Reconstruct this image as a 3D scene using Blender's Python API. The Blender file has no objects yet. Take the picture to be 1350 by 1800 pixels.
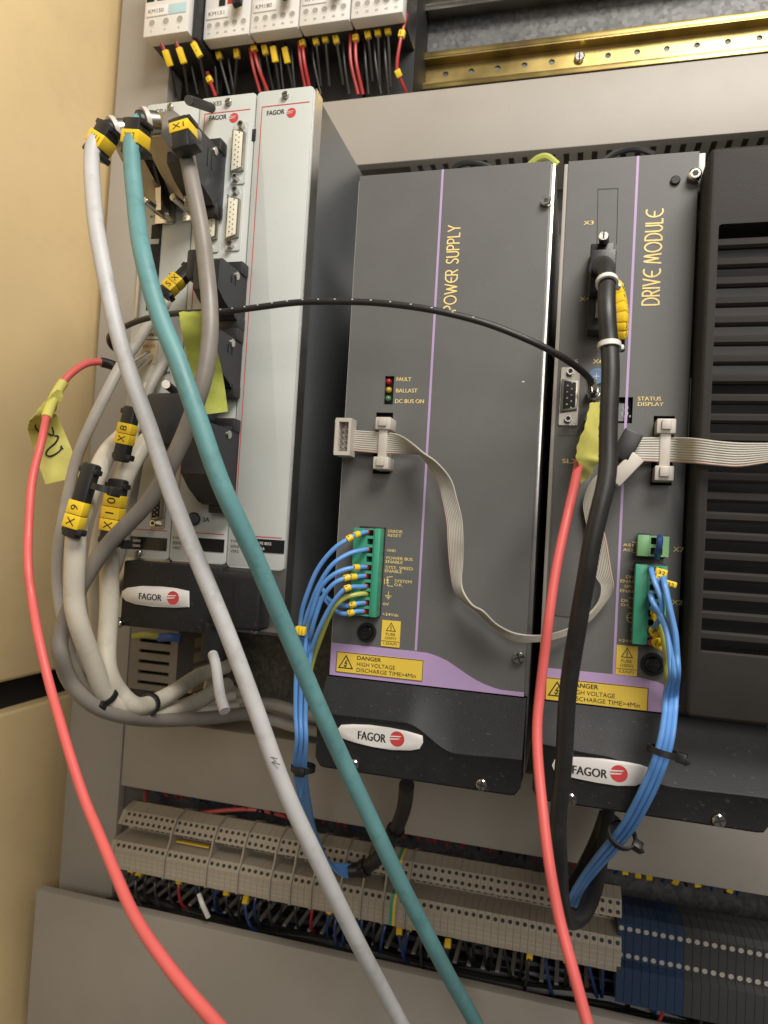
import bpy, bmesh, math, random
from mathutils import Vector, Matrix
random.seed(7)
sc = bpy.context.scene
COL = sc.collection
MM = 0.001
# ------------------------------------------------------------------ camera
# world: X right, Z up, Y into the cabinet; the front faces of the modules lie in the plane Y = 0 (millimetres below)
CAMY = -405.0
FPX = 1240.0
RROW = [(0.9642194, -0.05808377, 0.2586643), (0.04755745, 0.99777279, 0.04677332), (-0.26080497, -0.03279833, 0.9648342)]
def w2b(v):                      # (right, down, forward) -> blender axes
    return Vector((v[0], v[2], -v[1]))
AXR, AXD, AXF = [w2b(r) for r in RROW]
cam_d = bpy.data.cameras.new('camera'); cam = bpy.data.objects.new('camera', cam_d); COL.objects.link(cam)
cam_d.sensor_fit = 'HORIZONTAL'; cam_d.sensor_width = 36; cam_d.lens = 36 * FPX / 1350
cam_d.clip_start = 0.01; cam_d.clip_end = 50
cam.matrix_world = Matrix(((AXR.x, -AXD.x, -AXF.x, 0), (AXR.y, -AXD.y, -AXF.y, CAMY * MM), (AXR.z, -AXD.z, -AXF.z, 0), (0, 0, 0, 1)))
sc.camera = cam
cam_d.dof.use_dof = True; cam_d.dof.focus_distance = 0.405; cam_d.dof.aperture_fstop = 16
# ------------------------------------------------------------------ world and lamps
wd = bpy.data.worlds.new('World'); sc.world = wd; wd.use_nodes = True
wd.node_tree.nodes['Background'].inputs[0].default_value = (1.0, 0.93, 0.84, 1)
wd.node_tree.nodes['Background'].inputs[1].default_value = 0.09
def area(name, loc, target, sx, sy, power, col):
    d = bpy.data.lights.new(name, 'AREA'); d.shape = 'RECTANGLE'; d.size = sx; d.size_y = sy; d.energy = power; d.color = col
    o = bpy.data.objects.new(name, d); COL.objects.link(o); o.location = loc
    o.rotation_euler = (Vector(target) - Vector(loc)).to_track_quat('-Z', 'Y').to_euler()
    return o
area('ceiling_lamp', (0.30, -0.55, 0.82), (-0.15, 0.1, 0.0), 0.5, 0.32, 13.0, (1.0, 0.95, 0.88))
area('front_fill', (0.5, -1.7, 0.5), (0, 0, 0), 0.8, 0.6, 11.0, (1.0, 0.96, 0.90))  # added fill light from the front, lifts the lower ducts and wall
sc.view_settings.view_transform = 'Standard'; sc.view_settings.look = 'None'
sc.view_settings.exposure = 0.0; sc.view_settings.gamma = 1.0
sc.cycles.use_denoising = True
# ------------------------------------------------------------------ helpers: photograph measurements -> millimetres
def ray(px, py):
    return AXR * ((px - 675) / FPX) + AXD * ((py - 900) / FPX) + AXF
def P(px, py, Y=0.0):            # point seen at (px, py) lying in the plane Y
    d = ray(px, py); t = (Y - CAMY) / d.y
    return Vector((d.x * t, Y, d.z * t))
def PX(px, py, X):               # point in the plane X
    d = ray(px, py); t = X / d.x
    return Vector((X, CAMY + d.y * t, d.z * t))
def PD(px, py, depth):           # point at a distance along the lens axis
    d = ray(px, py)
    return Vector((d.x * depth, CAMY + d.y * depth, d.z * depth))
def mmpp(px, py, Y=0.0):
    return (P(px, py + 5, Y) - P(px, py - 5, Y)).length / 10
# ------------------------------------------------------------------ materials
MATS = {}
def mat(name, col, rough=0.5, metal=0.0, var=0.06, vscale=40, bump=0.0, bscale=900, spec=0.5, trans=0.0, dirt=0.0, dcol=(0.12, 0.09, 0.06), dscale=25, coat=0.0, sss=0.0, speck=0.0, scol=(0.3, 0.28, 0.25)):
    m = bpy.data.materials.new(name); m.use_nodes = True; nt = m.node_tree; b = nt.nodes['Principled BSDF']
    b.inputs['Roughness'].default_value = rough; b.inputs['Metallic'].default_value = metal
    b.inputs['Specular IOR Level'].default_value = spec
    b.inputs['Coat Weight'].default_value = coat
    if trans: b.inputs['Transmission Weight'].default_value = trans
    if sss:
        b.inputs['Subsurface Weight'].default_value = sss; b.inputs['Subsurface Radius'].default_value = (0.002, 0.002, 0.002)
    tc = nt.nodes.new('ShaderNodeTexCoord'); geo = tc.outputs['Object']
    n = nt.nodes.new('ShaderNodeTexNoise'); n.inputs['Scale'].default_value = vscale; n.inputs['Detail'].default_value = 4
    nt.links.new(geo, n.inputs['Vector'])
    r = nt.nodes.new('ShaderNodeValToRGB'); r.color_ramp.elements[0].position = 0.3; r.color_ramp.elements[1].position = 0.7
    r.color_ramp.elements[0].color = tuple(c * (1 - var) for c in col) + (1,)
    r.color_ramp.elements[1].color = tuple(min(1, c * (1 + var)) for c in col) + (1,)
    nt.links.new(n.outputs['Fac'], r.inputs['Fac']); out = r.outputs['Color']
    if dirt:
        n2 = nt.nodes.new('ShaderNodeTexNoise'); n2.inputs['Scale'].default_value = dscale; n2.inputs['Detail'].default_value = 8; n2.inputs['Roughness'].default_value = 0.7
        nt.links.new(geo, n2.inputs['Vector'])
        r2 = nt.nodes.new('ShaderNodeValToRGB'); r2.color_ramp.elements[0].position = 0.52; r2.color_ramp.elements[1].position = 0.75
        r2.color_ramp.elements[0].color = (0, 0, 0, 1); r2.color_ramp.elements[1].color = (dirt, dirt, dirt, 1)
        nt.links.new(n2.outputs['Fac'], r2.inputs['Fac'])
        mx = nt.nodes.new('ShaderNodeMix'); mx.data_type = 'RGBA'
        nt.links.new(r2.outputs['Color'], mx.inputs['Factor']); nt.links.new(out, mx.inputs['A']); mx.inputs['B'].default_value = dcol + (1,)
        out = mx.outputs['Result']
    if speck:                                            # scattered dust grains
        n4 = nt.nodes.new('ShaderNodeTexNoise'); n4.inputs['Scale'].default_value = 420; n4.inputs['Detail'].default_value = 3
        nt.links.new(geo, n4.inputs['Vector']); r4 = nt.nodes.new('ShaderNodeValToRGB'); r4.color_ramp.elements[0].position = 0.64; r4.color_ramp.elements[1].position = 0.74
        r4.color_ramp.elements[0].color = (0, 0, 0, 1); r4.color_ramp.elements[1].color = (speck, speck, speck, 1); nt.links.new(n4.outputs['Fac'], r4.inputs['Fac'])
        m4 = nt.nodes.new('ShaderNodeMix'); m4.data_type = 'RGBA'; nt.links.new(r4.outputs['Color'], m4.inputs['Factor']); nt.links.new(out, m4.inputs['A']); m4.inputs['B'].default_value = scol + (1,)
        out = m4.outputs['Result']
    nt.links.new(out, b.inputs['Base Color'])
    mr = nt.nodes.new('ShaderNodeMapRange'); mr.inputs['To Min'].default_value = max(0.02, rough - 0.07); mr.inputs['To Max'].default_value = min(1, rough + 0.07)
    nt.links.new(n.outputs['Fac'], mr.inputs['Value']); nt.links.new(mr.outputs['Result'], b.inputs['Roughness'])
    if bump:
        n3 = nt.nodes.new('ShaderNodeTexNoise'); n3.inputs['Scale'].default_value = bscale; n3.inputs['Detail'].default_value = 2
        nt.links.new(geo, n3.inputs['Vector'])
        bp = nt.nodes.new('ShaderNodeBump'); bp.inputs['Strength'].default_value = bump; bp.inputs['Distance'].default_value = 0.0004
        nt.links.new(n3.outputs['Fac'], bp.inputs['Height']); nt.links.new(bp.outputs['Normal'], b.inputs['Normal'])
    MATS[name] = m
    return m
mat('cream_paint', (0.86, 0.65, 0.345), 0.4, var=0.04, vscale=6, bump=0.2, bscale=350, dirt=0.22, dcol=(0.45, 0.33, 0.18), dscale=9)
mat('duct_pvc', (0.345, 0.317, 0.28), 0.5, var=0.035, vscale=12, bump=0.08, bscale=700, dirt=0.3, dcol=(0.27, 0.235, 0.195), dscale=16, speck=0.15, scol=(0.2, 0.17, 0.14))
mat('zinc', (0.13, 0.13, 0.128), 0.55, metal=0.5, var=0.4, vscale=120, bump=0.1, bscale=200)
mat('gold_zinc', (0.44, 0.33, 0.12), 0.34, metal=0.9, var=0.3, vscale=30, dirt=0.5, dcol=(0.45, 0.28, 0.2), dscale=40)
mat('face_grey', (0.125, 0.124, 0.120), 0.5, var=0.05, vscale=30, bump=0.2, bscale=1600, dirt=0.16, dcol=(0.15, 0.145, 0.13), dscale=38, spec=0.4, speck=0.16)
mat('rack_panel', (0.50, 0.52, 0.49), 0.42, var=0.03, vscale=12, bump=0.05, bscale=900, dirt=0.18, dcol=(0.40, 0.40, 0.35), dscale=22, speck=0.12)
mat('rack_side', (0.17, 0.18, 0.19), 0.32, metal=0.55, var=0.10, vscale=14, dirt=0.1, dcol=(0.10, 0.10, 0.09), dscale=25)
mat('bare_metal', (0.55, 0.54, 0.52), 0.30, metal=0.95, var=0.08, vscale=60)
mat('nickel', (0.66, 0.63, 0.58), 0.2, metal=1.0, var=0.06, vscale=60)
mat('dull_metal', (0.40, 0.37, 0.32), 0.33, metal=0.95, var=0.12, vscale=60)
mat('black_plastic', (0.018, 0.018, 0.018), 0.42, var=0.15, vscale=80, bump=0.12, bscale=1500)
mat('black_gloss', (0.012, 0.012, 0.013), 0.25, var=0.1)
mat('black_void', (0.006, 0.006, 0.006), 0.7)
mat('charcoal', (0.015, 0.015, 0.016), 0.5, var=0.08, vscale=50, bump=0.2, bscale=1500, spec=0.3, speck=0.12, dirt=0.25, dcol=(0.035, 0.034, 0.032), dscale=30)
mat('vent_black', (0.030, 0.026, 0.023), 0.58, var=0.08, vscale=30, bump=0.15, bscale=1300, spec=0.2)
mat('hood_black', (0.022, 0.023, 0.027), 0.42, var=0.08, vscale=80, bump=0.2, bscale=1500)
mat('lilac', (0.46, 0.32, 0.55), 0.5, var=0.03)
mat('label_yellow', (0.80, 0.56, 0.07), 0.45, var=0.03)
mat('marker_yellow', (0.85, 0.58, 0.03), 0.4, var=0.05, vscale=150)
mat('print_gold', (0.85, 0.66, 0.26), 0.6, var=0.12, vscale=300)
mat('print_black', (0.02, 0.02, 0.02), 0.6)
mat('print_white', (0.75, 0.73, 0.68), 0.6)
mat('print_red', (0.55, 0.05, 0.05), 0.5)
mat('print_faint', (0.12, 0.12, 0.11), 0.6)
mat('logo_white', (0.72, 0.69, 0.66), 0.35, var=0.03)
mat('cable_grey', (0.52, 0.515, 0.51), 0.5, var=0.08, vscale=50, dirt=0.5, dcol=(0.27, 0.24, 0.21), dscale=90, bump=0.1, bscale=400)
mat('cable_teal', (0.125, 0.29, 0.295), 0.5, var=0.1, vscale=40, dirt=0.6, dcol=(0.04, 0.13, 0.13), dscale=95, bump=0.1, bscale=400)
mat('cable_brown', (0.235, 0.21, 0.18), 0.42, var=0.10, vscale=40, dirt=0.4, dcol=(0.12, 0.10, 0.08), dscale=60)
mat('cable_cream', (0.66, 0.61, 0.50), 0.45, var=0.06, vscale=40, dirt=0.4, dcol=(0.25, 0.20, 0.14), dscale=50)
mat('cable_dull', (0.45, 0.42, 0.37), 0.5, var=0.1, vscale=40, dirt=0.5, dcol=(0.2, 0.17, 0.13), dscale=50)
mat('cable_red', (0.72, 0.13, 0.12), 0.45, var=0.05, vscale=40, bump=0.1, bscale=500)
mat('cable_black', (0.022, 0.021, 0.02), 0.45, var=0.15, vscale=60, bump=0.1, bscale=500, dirt=0.4, dcol=(0.06, 0.055, 0.05), dscale=70)
mat('wire_blue', (0.13, 0.33, 0.72), 0.35, var=0.08, vscale=60)
mat('wire_darkblue', (0.02, 0.05, 0.17), 0.35, var=0.08)
mat('wire_red', (0.42, 0.03, 0.03), 0.4, var=0.1)
mat('wire_black', (0.018, 0.018, 0.018), 0.4, var=0.1)
mat('wire_green_yellow', (0.42, 0.45, 0.10), 0.4, var=0.3, vscale=30)
mat('ferrule_red', (0.22, 0.02, 0.02), 0.4)
mat('ferrule_blue', (0.03, 0.10, 0.45), 0.4)
mat('green_plastic', (0.05, 0.33, 0.20), 0.4, var=0.06, vscale=80)
mat('green_light', (0.17, 0.36, 0.16), 0.4, var=0.06, vscale=80)
mat('ribbon_grey', (0.46, 0.43, 0.37), 0.45, var=0.05, vscale=80)
mat('ribbon_red', (0.47, 0.33, 0.28), 0.45)
mat('conn_ivory', (0.55, 0.50, 0.44), 0.4, var=0.05, vscale=80)
mat('dsub_cream', (0.75, 0.70, 0.55), 0.45)
mat('tape_yellow', (0.68, 0.63, 0.15), 0.55, var=0.08, vscale=60, bump=0.3, bscale=600)
mat('tape_green', (0.46, 0.50, 0.09), 0.55, var=0.08, vscale=60, bump=0.3, bscale=600)
mat('contactor_white', (0.68, 0.66, 0.62), 0.4, var=0.03)
mat('label_blue', (0.42, 0.58, 0.62), 0.4)
mat('terminal_beige', (0.38, 0.33, 0.26), 0.45, var=0.08, vscale=40, dirt=0.3, dcol=(0.2, 0.16, 0.11), dscale=60, speck=0.4, scol=(0.12, 0.1, 0.07))
mat('terminal_blue', (0.022, 0.045, 0.095), 0.4, var=0.1)
mat('terminal_grey', (0.05, 0.05, 0.05), 0.45, var=0.1)
mat('tan_label', (0.55, 0.44, 0.28), 0.5)
mat('led_red', (0.35, 0.02, 0.02), 0.15); mat('led_amber', (0.45, 0.30, 0.03), 0.15); mat('led_green', (0.08, 0.18, 0.09), 0.15)
mat('display_glass', (0.10, 0.11, 0.11), 0.15); mat('display_segment', (0.45, 0.48, 0.44), 0.4)
mat('rotary_blue', (0.12, 0.20, 0.33), 0.4)
mat('tie_white', (0.70, 0.68, 0.62), 0.4)
mat('vent_module', (0.22, 0.20, 0.18), 0.5, var=0.05)
mat('amber', (0.50, 0.38, 0.18), 0.35)
z = MATS['zinc'].node_tree; vz = z.nodes.new('ShaderNodeTexVoronoi'); vz.inputs['Scale'].default_value = 260       # zinc crystals
z.links.new([n for n in z.nodes if n.type == 'TEX_COORD'][0].outputs['Object'], vz.inputs['Vector'])
vb = z.nodes.new('ShaderNodeRGBToBW'); z.links.new(vz.outputs['Color'], vb.inputs[0]); vr = [n for n in z.nodes if n.type == 'VALTORGB'][0]
vm_ = z.nodes.new('ShaderNodeMath'); vm_.operation = 'MULTIPLY_ADD'; z.links.new(vb.outputs[0], vm_.inputs[0]); vm_.inputs[1].default_value = 0.42; vm_.inputs[2].default_value = 0.3
z.links.new(vm_.outputs[0], vr.inputs['Fac'])
# ------------------------------------------------------------------ mesh builder (millimetres, world space)
WLOC = {}
class MB:
    def __init__(s): s.v = []; s.f = []
    def add(s, vs, fs):
        o = len(s.v); s.v += [Vector(v) for v in vs]; s.f += [tuple(i + o for i in f) for f in fs]; return s
    def bm(s, b):
        b.verts.index_update(); s.add([v.co.copy() for v in b.verts], [[v.index for v in f.verts] for f in b.faces]); b.free(); return s
    def box(s, x0, x1, y0, y1, z0, z1, bev=0.0, seg=2, rot=None, piv=None):
        b = bmesh.new(); bmesh.ops.create_cube(b, size=1)
        for v in b.verts:
            v.co = Vector(((x0 + x1) / 2 + v.co.x * (x1 - x0), (y0 + y1) / 2 + v.co.y * (y1 - y0), (z0 + z1) / 2 + v.co.z * (z1 - z0)))
        if bev:
            bmesh.ops.bevel(b, geom=list(b.edges), offset=bev, segments=seg, profile=0.5, affect='EDGES')
        if rot is not None:
            c = piv if piv is not None else Vector(((x0 + x1) / 2, (y0 + y1) / 2, (z0 + z1) / 2))
            for v in b.verts: v.co = c + rot @ (v.co - c)
        return s.bm(b)
    def prism(s, poly, y0, y1, bev=0.0, axis='Y'):       # poly of (x, z), extruded from y0 (front) to y1
        n = len(poly)
        a = sum(poly[i][0] * poly[(i + 1) % n][1] - poly[(i + 1) % n][0] * poly[i][1] for i in range(n))
        if a < 0: poly = poly[::-1]
        b = bmesh.new()
        fr = [b.verts.new((p[0], y0, p[1])) for p in poly]; bk = [b.verts.new((p[0], y1, p[1])) for p in poly]
        ff = b.faces.new(fr); b.faces.new(bk[::-1])
        for i in range(n): b.faces.new((fr[(i + 1) % n], fr[i], bk[i], bk[(i + 1) % n]))
        if bev: bmesh.ops.bevel(b, geom=[e for e in ff.edges], offset=bev, segments=2, profile=0.5, affect='EDGES')
        return s.bm(b)
    def sheet(s, poly, y):
        n = len(poly)
        a = sum(poly[i][0] * poly[(i + 1) % n][1] - poly[(i + 1) % n][0] * poly[i][1] for i in range(n))
        if a < 0: poly = poly[::-1]
        return s.add([(p[0], y, p[1]) for p in poly], [list(range(n))])
    def cyl(s, a, b, r0, r1=None, n=16, cap=True, bev=0.0):
        a, b = Vector(a), Vector(b); r1 = r0 if r1 is None else r1
        d = (b - a).normalized(); u = d.orthogonal().normalized(); w = d.cross(u)
        rings = [(a, r0), (b, r1)]
        if bev: rings = [(a, r0 - bev), (a + d * bev, r0), (b - d * bev, r1), (b, r1 - bev)]
        vs = []
        for c, r in rings:
            vs += [c + (u * math.cos(2 * math.pi * i / n) + w * math.sin(2 * math.pi * i / n)) * r for i in range(n)]
        fs = []
        for k in range(len(rings) - 1):
            for i in range(n): fs.append((k * n + i, k * n + (i + 1) % n, (k + 1) * n + (i + 1) % n, (k + 1) * n + i))
        if cap: fs += [tuple(range(n))[::-1], tuple(range((len(rings) - 1) * n, len(rings) * n))]
        return s.add(vs, fs)
    def ring(s, c, axis, r0, r1, h, n=20):                # washer-like ring
        c = Vector(c); d = Vector(axis).normalized(); u = d.orthogonal().normalized(); w = d.cross(u); vs = []
        for rr, hh in ((r0, 0), (r1, 0), (r1, h), (r0, h)):
            vs += [c + d * hh + (u * math.cos(2 * math.pi * i / n) + w * math.sin(2 * math.pi * i / n)) * rr for i in range(n)]
        fs = [(k * n + i, k * n + (i + 1) % n, ((k + 1) % 4) * n + (i + 1) % n, ((k + 1) % 4) * n + i) for k in range(4) for i in range(n)]
        return s.add(vs, fs)
    def dome(s, c, axis, r, h, n=14, m=4):
        c = Vector(c); d = Vector(axis).normalized(); u = d.orthogonal().normalized(); w = d.cross(u); vs = []; fs = []
        for k in range(m):
            t = k / m * math.pi / 2
            vs += [c + d * (h * math.sin(t)) + (u * math.cos(2 * math.pi * i / n) + w * math.sin(2 * math.pi * i / n)) * (r * math.cos(t)) for i in range(n)]
        vs.append(c + d * h)
        for k in range(m - 1):
            for i in range(n): fs.append((k * n + i, k * n + (i + 1) % n, (k + 1) * n + (i + 1) % n, (k + 1) * n + i))
        fs += [((m - 1) * n + i, (m - 1) * n + (i + 1) % n, m * n) for i in range(n)]
        return s.add(vs, fs)
    def tube(s, pts, r, n=12, sub=6, flat=None):
        pts = spline(pts, sub); return s.sweep(pts, r, n)
    def sweep(s, pts, r, n=12):
        m = len(pts); vs = []; T = []
        for i in range(m):
            T.append((pts[min(i + 1, m - 1)] - pts[max(i - 1, 0)]).normalized())
        u = T[0].orthogonal().normalized()
        for i in range(m):
            u = (u - T[i] * u.dot(T[i])).normalized(); w = T[i].cross(u)
            rr = r(i / (m - 1)) if callable(r) else r
            vs += [pts[i] + (u * math.cos(2 * math.pi * k / n) + w * math.sin(2 * math.pi * k / n)) * rr for k in range(n)]
        fs = [(i * n + k, i * n + (k + 1) % n, (i + 1) * n + (k + 1) % n, (i + 1) * n + k) for i in range(m - 1) for k in range(n)]
        fs += [tuple(range(n))[::-1], tuple(range((m - 1) * n, m * n))]
        return s.add(vs, fs)
    def panel(s, x0, x1, z0, z1, y0, y1, holes):          # slab with rectangular openings, real depth
        xs = sorted({x0, x1} | {h[0] for h in holes} | {h[1] for h in holes}); zs = sorted({z0, z1} | {h[2] for h in holes} | {h[3] for h in holes})
        def solid(i, j):
            if i < 0 or j < 0 or i >= len(xs) - 1 or j >= len(zs) - 1: return False
            cx, cz = (xs[i] + xs[i + 1]) / 2, (zs[j] + zs[j + 1]) / 2
            return not any(h[0] < cx < h[1] and h[2] < cz < h[3] for h in holes)
        for i in range(len(xs) - 1):
            for j in range(len(zs) - 1):
                if not solid(i, j): continue
                a, b, c, d = xs[i], xs[i + 1], zs[j], zs[j + 1]
                s.add([(a, y0, c), (b, y0, c), (b, y0, d), (a, y0, d)], [(0, 1, 2, 3)])
                s.add([(a, y1, c), (b, y1, c), (b, y1, d), (a, y1, d)], [(3, 2, 1, 0)])
                if not solid(i - 1, j): s.add([(a, y0, c), (a, y0, d), (a, y1, d), (a, y1, c)], [(0, 1, 2, 3)])
                if not solid(i + 1, j): s.add([(b, y0, c), (b, y0, d), (b, y1, d), (b, y1, c)], [(3, 2, 1, 0)])
                if not solid(i, j - 1): s.add([(a, y0, c), (b, y0, c), (b, y1, c), (a, y1, c)], [(3, 2, 1, 0)])
                if not solid(i, j + 1): s.add([(a, y0, d), (b, y0, d), (b, y1, d), (a, y1, d)], [(0, 1, 2, 3)])
        return s
    def build(s, name, m, parent=None, angle=35, smooth=True):
        me = bpy.data.meshes.new(name); base = WLOC.get(parent.name, Vector((0, 0, 0))) if parent else None
        if base is None:
            lo = Vector((min(v.x for v in s.v), min(v.y for v in s.v), min(v.z for v in s.v))); hi = Vector((max(v.x for v in s.v), max(v.y for v in s.v), max(v.z for v in s.v)))
            base = Vector(((lo.x + hi.x) / 2, (lo.y + hi.y) / 2, lo.z))
        me.from_pydata([(v - base) * MM for v in s.v], [], s.f); me.validate()
        me.materials.append(MATS[m])
        if smooth:
            me.polygons.foreach_set('use_smooth', [True] * len(me.polygons)); me.set_sharp_from_angle(angle=math.radians(angle))
        o = bpy.data.objects.new(name, me); COL.objects.link(o)
        if parent: o.parent = parent
        else: o.location = base * MM
        WLOC[o.name] = base
        return o
def spline(pts, sub=6):
    pts = [Vector(p) for p in pts]; out = []
    q = [pts[0] * 2 - pts[1]] + pts + [pts[-1] * 2 - pts[-2]]
    for i in range(1, len(q) - 2):
        p0, p1, p2, p3 = q[i - 1], q[i], q[i + 1], q[i + 2]
        for k in range(sub):
            t = k / sub
            out.append(0.5 * ((2 * p1) + (p2 - p0) * t + (2 * p0 - 5 * p1 + 4 * p2 - p3) * t * t + (3 * p1 - p0 - 3 * p2 + p3) * t ** 3))
    out.append(pts[-1]); return out
def tag(o, label, cat, group=None, kind=None):
    o['label'] = label; o['category'] = cat
    if group: o['group'] = group
    if kind: o['kind'] = kind
    return o
def struct(o): o['kind'] = 'structure'; return o
def thing(name, loc, label, cat, group=None):
    o = bpy.data.objects.new(name, None); COL.objects.link(o); o.empty_display_size = 0.01
    o.location = Vector(loc) * MM; WLOC[o.name] = Vector(loc); tag(o, label, cat, group); return o
TXT = {}
def text_mesh(st, bold=0.0):
    k = (st, bold)
    if k in TXT: return TXT[k]
    c = bpy.data.curves.new('txt', 'FONT'); c.body = st; c.size = 1; c.offset = bold; c.resolution_u = 4
    o = bpy.data.objects.new('txt', c); COL.objects.link(o)
    dg = bpy.context.evaluated_depsgraph_get(); me = bpy.data.meshes.new_from_object(o.evaluated_get(dg))
    vs = [v.co.copy() for v in me.vertices]; fs = [tuple(p.vertices) for p in me.polygons]
    bpy.data.objects.remove(o); bpy.data.curves.remove(c); bpy.data.meshes.remove(me)
    x0 = min(v.x for v in vs); x1 = max(v.x for v in vs); y0 = min(v.y for v in vs); y1 = max(v.y for v in vs)
    TXT[k] = ([((v.x - x0) / (y1 - y0), (v.y - y0) / (y1 - y0)) for v in vs], fs, (x1 - x0) / (y1 - y0)); return TXT[k]
class PrintSet:                                          # every word or line its own mesh
    def __init__(s): s.l = []
    def new(s): m = MB(); s.l.append(m); return m
    def sheet(s, *a): return s.new().sheet(*a)
    def build(s, name, m, parent, smooth=False): return [x.build(name, m, parent, smooth=False) for x in s.l]
def text(mb, st, px, py, h, w=None, Y=-0.15, rot=0.0, bold=0.0, M=None):
    """flat print: (px, py) lower left of the word, h cap height and w length as measured in the photograph"""
    if isinstance(mb, PrintSet): mb = mb.new()
    k = mmpp(px, py, Y); hm = h * k; o = P(px, py, Y)
    return text3(mb, st, o, (1, 0, 0), (0, 0, 1), hm, (w * k) if w else None, bold)
def text3(mb, st, o, u, v, h, w=None, bold=0.0):         # text on any plane: origin o, unit right u, unit up v
    vs, fs, asp = text_mesh(st, 0.0); wm = w if w else asp * h; u, v = Vector(u), Vector(v); n = u.cross(v)
    for i in range(3 if bold >= .02 else 1):                # heavier weight: stacked copies, each a hair in front of the last
        dx = (i - 1) * bold * 1.2 * h if bold >= .02 else 0
        mb.add([Vector(o) + u * (x / asp * wm + dx) + v * (y * h) + n * (.02 * i) for x, y in vs], fs)
    return mb
def line(mb, pts, wd, y):                                 # thin printed line, pts of (x, z)
    if isinstance(mb, PrintSet): mb = mb.new()
    for k, ((x0, z0), (x1, z1)) in enumerate(zip(pts[:-1], pts[1:])):
        if k: y -= .012
        d = Vector((x1 - x0, z1 - z0)); n = Vector((-d.y, d.x)).normalized() * wd / 2; e = d.normalized() * wd * 0.3
        mb.add([(x0 - e.x - n.x, y, z0 - e.y - n.y), (x1 + e.x - n.x, y, z1 + e.y - n.y), (x1 + e.x + n.x, y, z1 + e.y + n.y), (x0 - e.x + n.x, y, z0 - e.y + n.y)], [(0, 1, 2, 3)])
    return mb
def q2(px, py, Y=0.0):
    p = P(px, py, Y); return (p.x, p.z)
def screw(parent, px, py, r, Y, h=2.5, kind='cross', m='nickel', name='screw', back=0.0):
    c = P(px, py, Y); b = MB()
    b.cyl((c.x, Y + back, c.z), (c.x, Y - h, c.z), r, n=18, bev=r * 0.22)
    o = b.build(name, m, parent); g = MB(); a = random.uniform(0, 1.5); yy = Y - h - 0.05
    if kind == 'hex':
        g.sheet([(c.x + r * .5 * math.cos(i * math.pi / 3), c.z + r * .5 * math.sin(i * math.pi / 3)) for i in range(6)], yy)
    else:
        for t in ((a,) if kind == 'slot' else (a, a + math.pi / 2)):
            yy -= 0.03
            line(g, [(c.x - r * .75 * math.cos(t), c.z - r * .75 * math.sin(t)), (c.x + r * .75 * math.cos(t), c.z + r * .75 * math.sin(t))], r * 0.3, yy)
    g.build('drive_recess', 'print_black', o, smooth=False)
    return o
def rrect(x0, x1, z0, z1, r, n=5):
    out = []
    for cx, cz, a0 in ((x1 - r, z1 - r, 0), (x0 + r, z1 - r, 90), (x0 + r, z0 + r, 180), (x1 - r, z0 + r, 270)):
        for i in range(n + 1):
            a = math.radians(a0 + 90 * i / n); out.append((cx + r * math.cos(a), cz + r * math.sin(a)))
    return out
def circ(cx, cz, r, n=24): return [(cx + r * math.cos(2 * math.pi * i / n), cz + r * math.sin(2 * math.pi * i / n)) for i in range(n)]
def prect(px0, px1, py0, py1, Y=0.0):                     # upright rectangle in the plane Y from its measured middle lines
    a = P(px0, (py0 + py1) / 2, Y); b = P(px1, (py0 + py1) / 2, Y); c = P((px0 + px1) / 2, py0, Y); d = P((px0 + px1) / 2, py1, Y)
    return a.x, b.x, d.z, c.z
def add_prismX(mb, poly, x0, x1, bev=0.0):                # poly of (y, z) extruded along X
    t = MB().prism(poly, x0, x1, bev)
    flip = [Vector((v.y, v.x, v.z)) for v in t.v]
    mb.add(flip, [tuple(reversed(f)) for f in t.f]); return mb
def obox(mb, c, d, n, L, W, T, bev=0.0):                  # box: length L along d, thickness T along n
    d = Vector(d).normalized(); n = Vector(n); n = (n - d * n.dot(d)).normalized(); w = n.cross(d)
    t = MB().box(-L / 2, L / 2, -T / 2, T / 2, -W / 2, W / 2, bev)
    mb.add([Vector(c) + d * v.x + n * v.y + w * v.z for v in t.v], t.f if (d.cross(n)).dot(w) > 0 else [tuple(reversed(f)) for f in t.f]); return mb
def cpts(dia, pts):                                       # depth of a free cable from its measured thickness
    return [PD(a, b, dia * FPX / w) for a, b, w in pts]
TOCAM = Vector((0, -1, 0))
# ================================================================== SETTING
XW = -448.0
b = MB(); b.box(XW - 22, XW, -360, 262, -140, 640, 4, 3); struct(b.build('cabinet_wall', 'cream_paint'))
b = MB(); b.box(XW - 28, XW - 3, -360, 262, -640, -167, 3, 3); struct(b.build('cabinet_lower_wall', 'cream_paint'))
b = MB(); b.box(XW - 34, XW - 16, -360, 262, -171, -137)
struct(b.build('wall_gap_seal', 'black_void'))
b = MB(); b.box(XW - 20, 420, 226, 229, -640, 640); struct(b.build('mounting_plate', 'zinc'))
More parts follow.
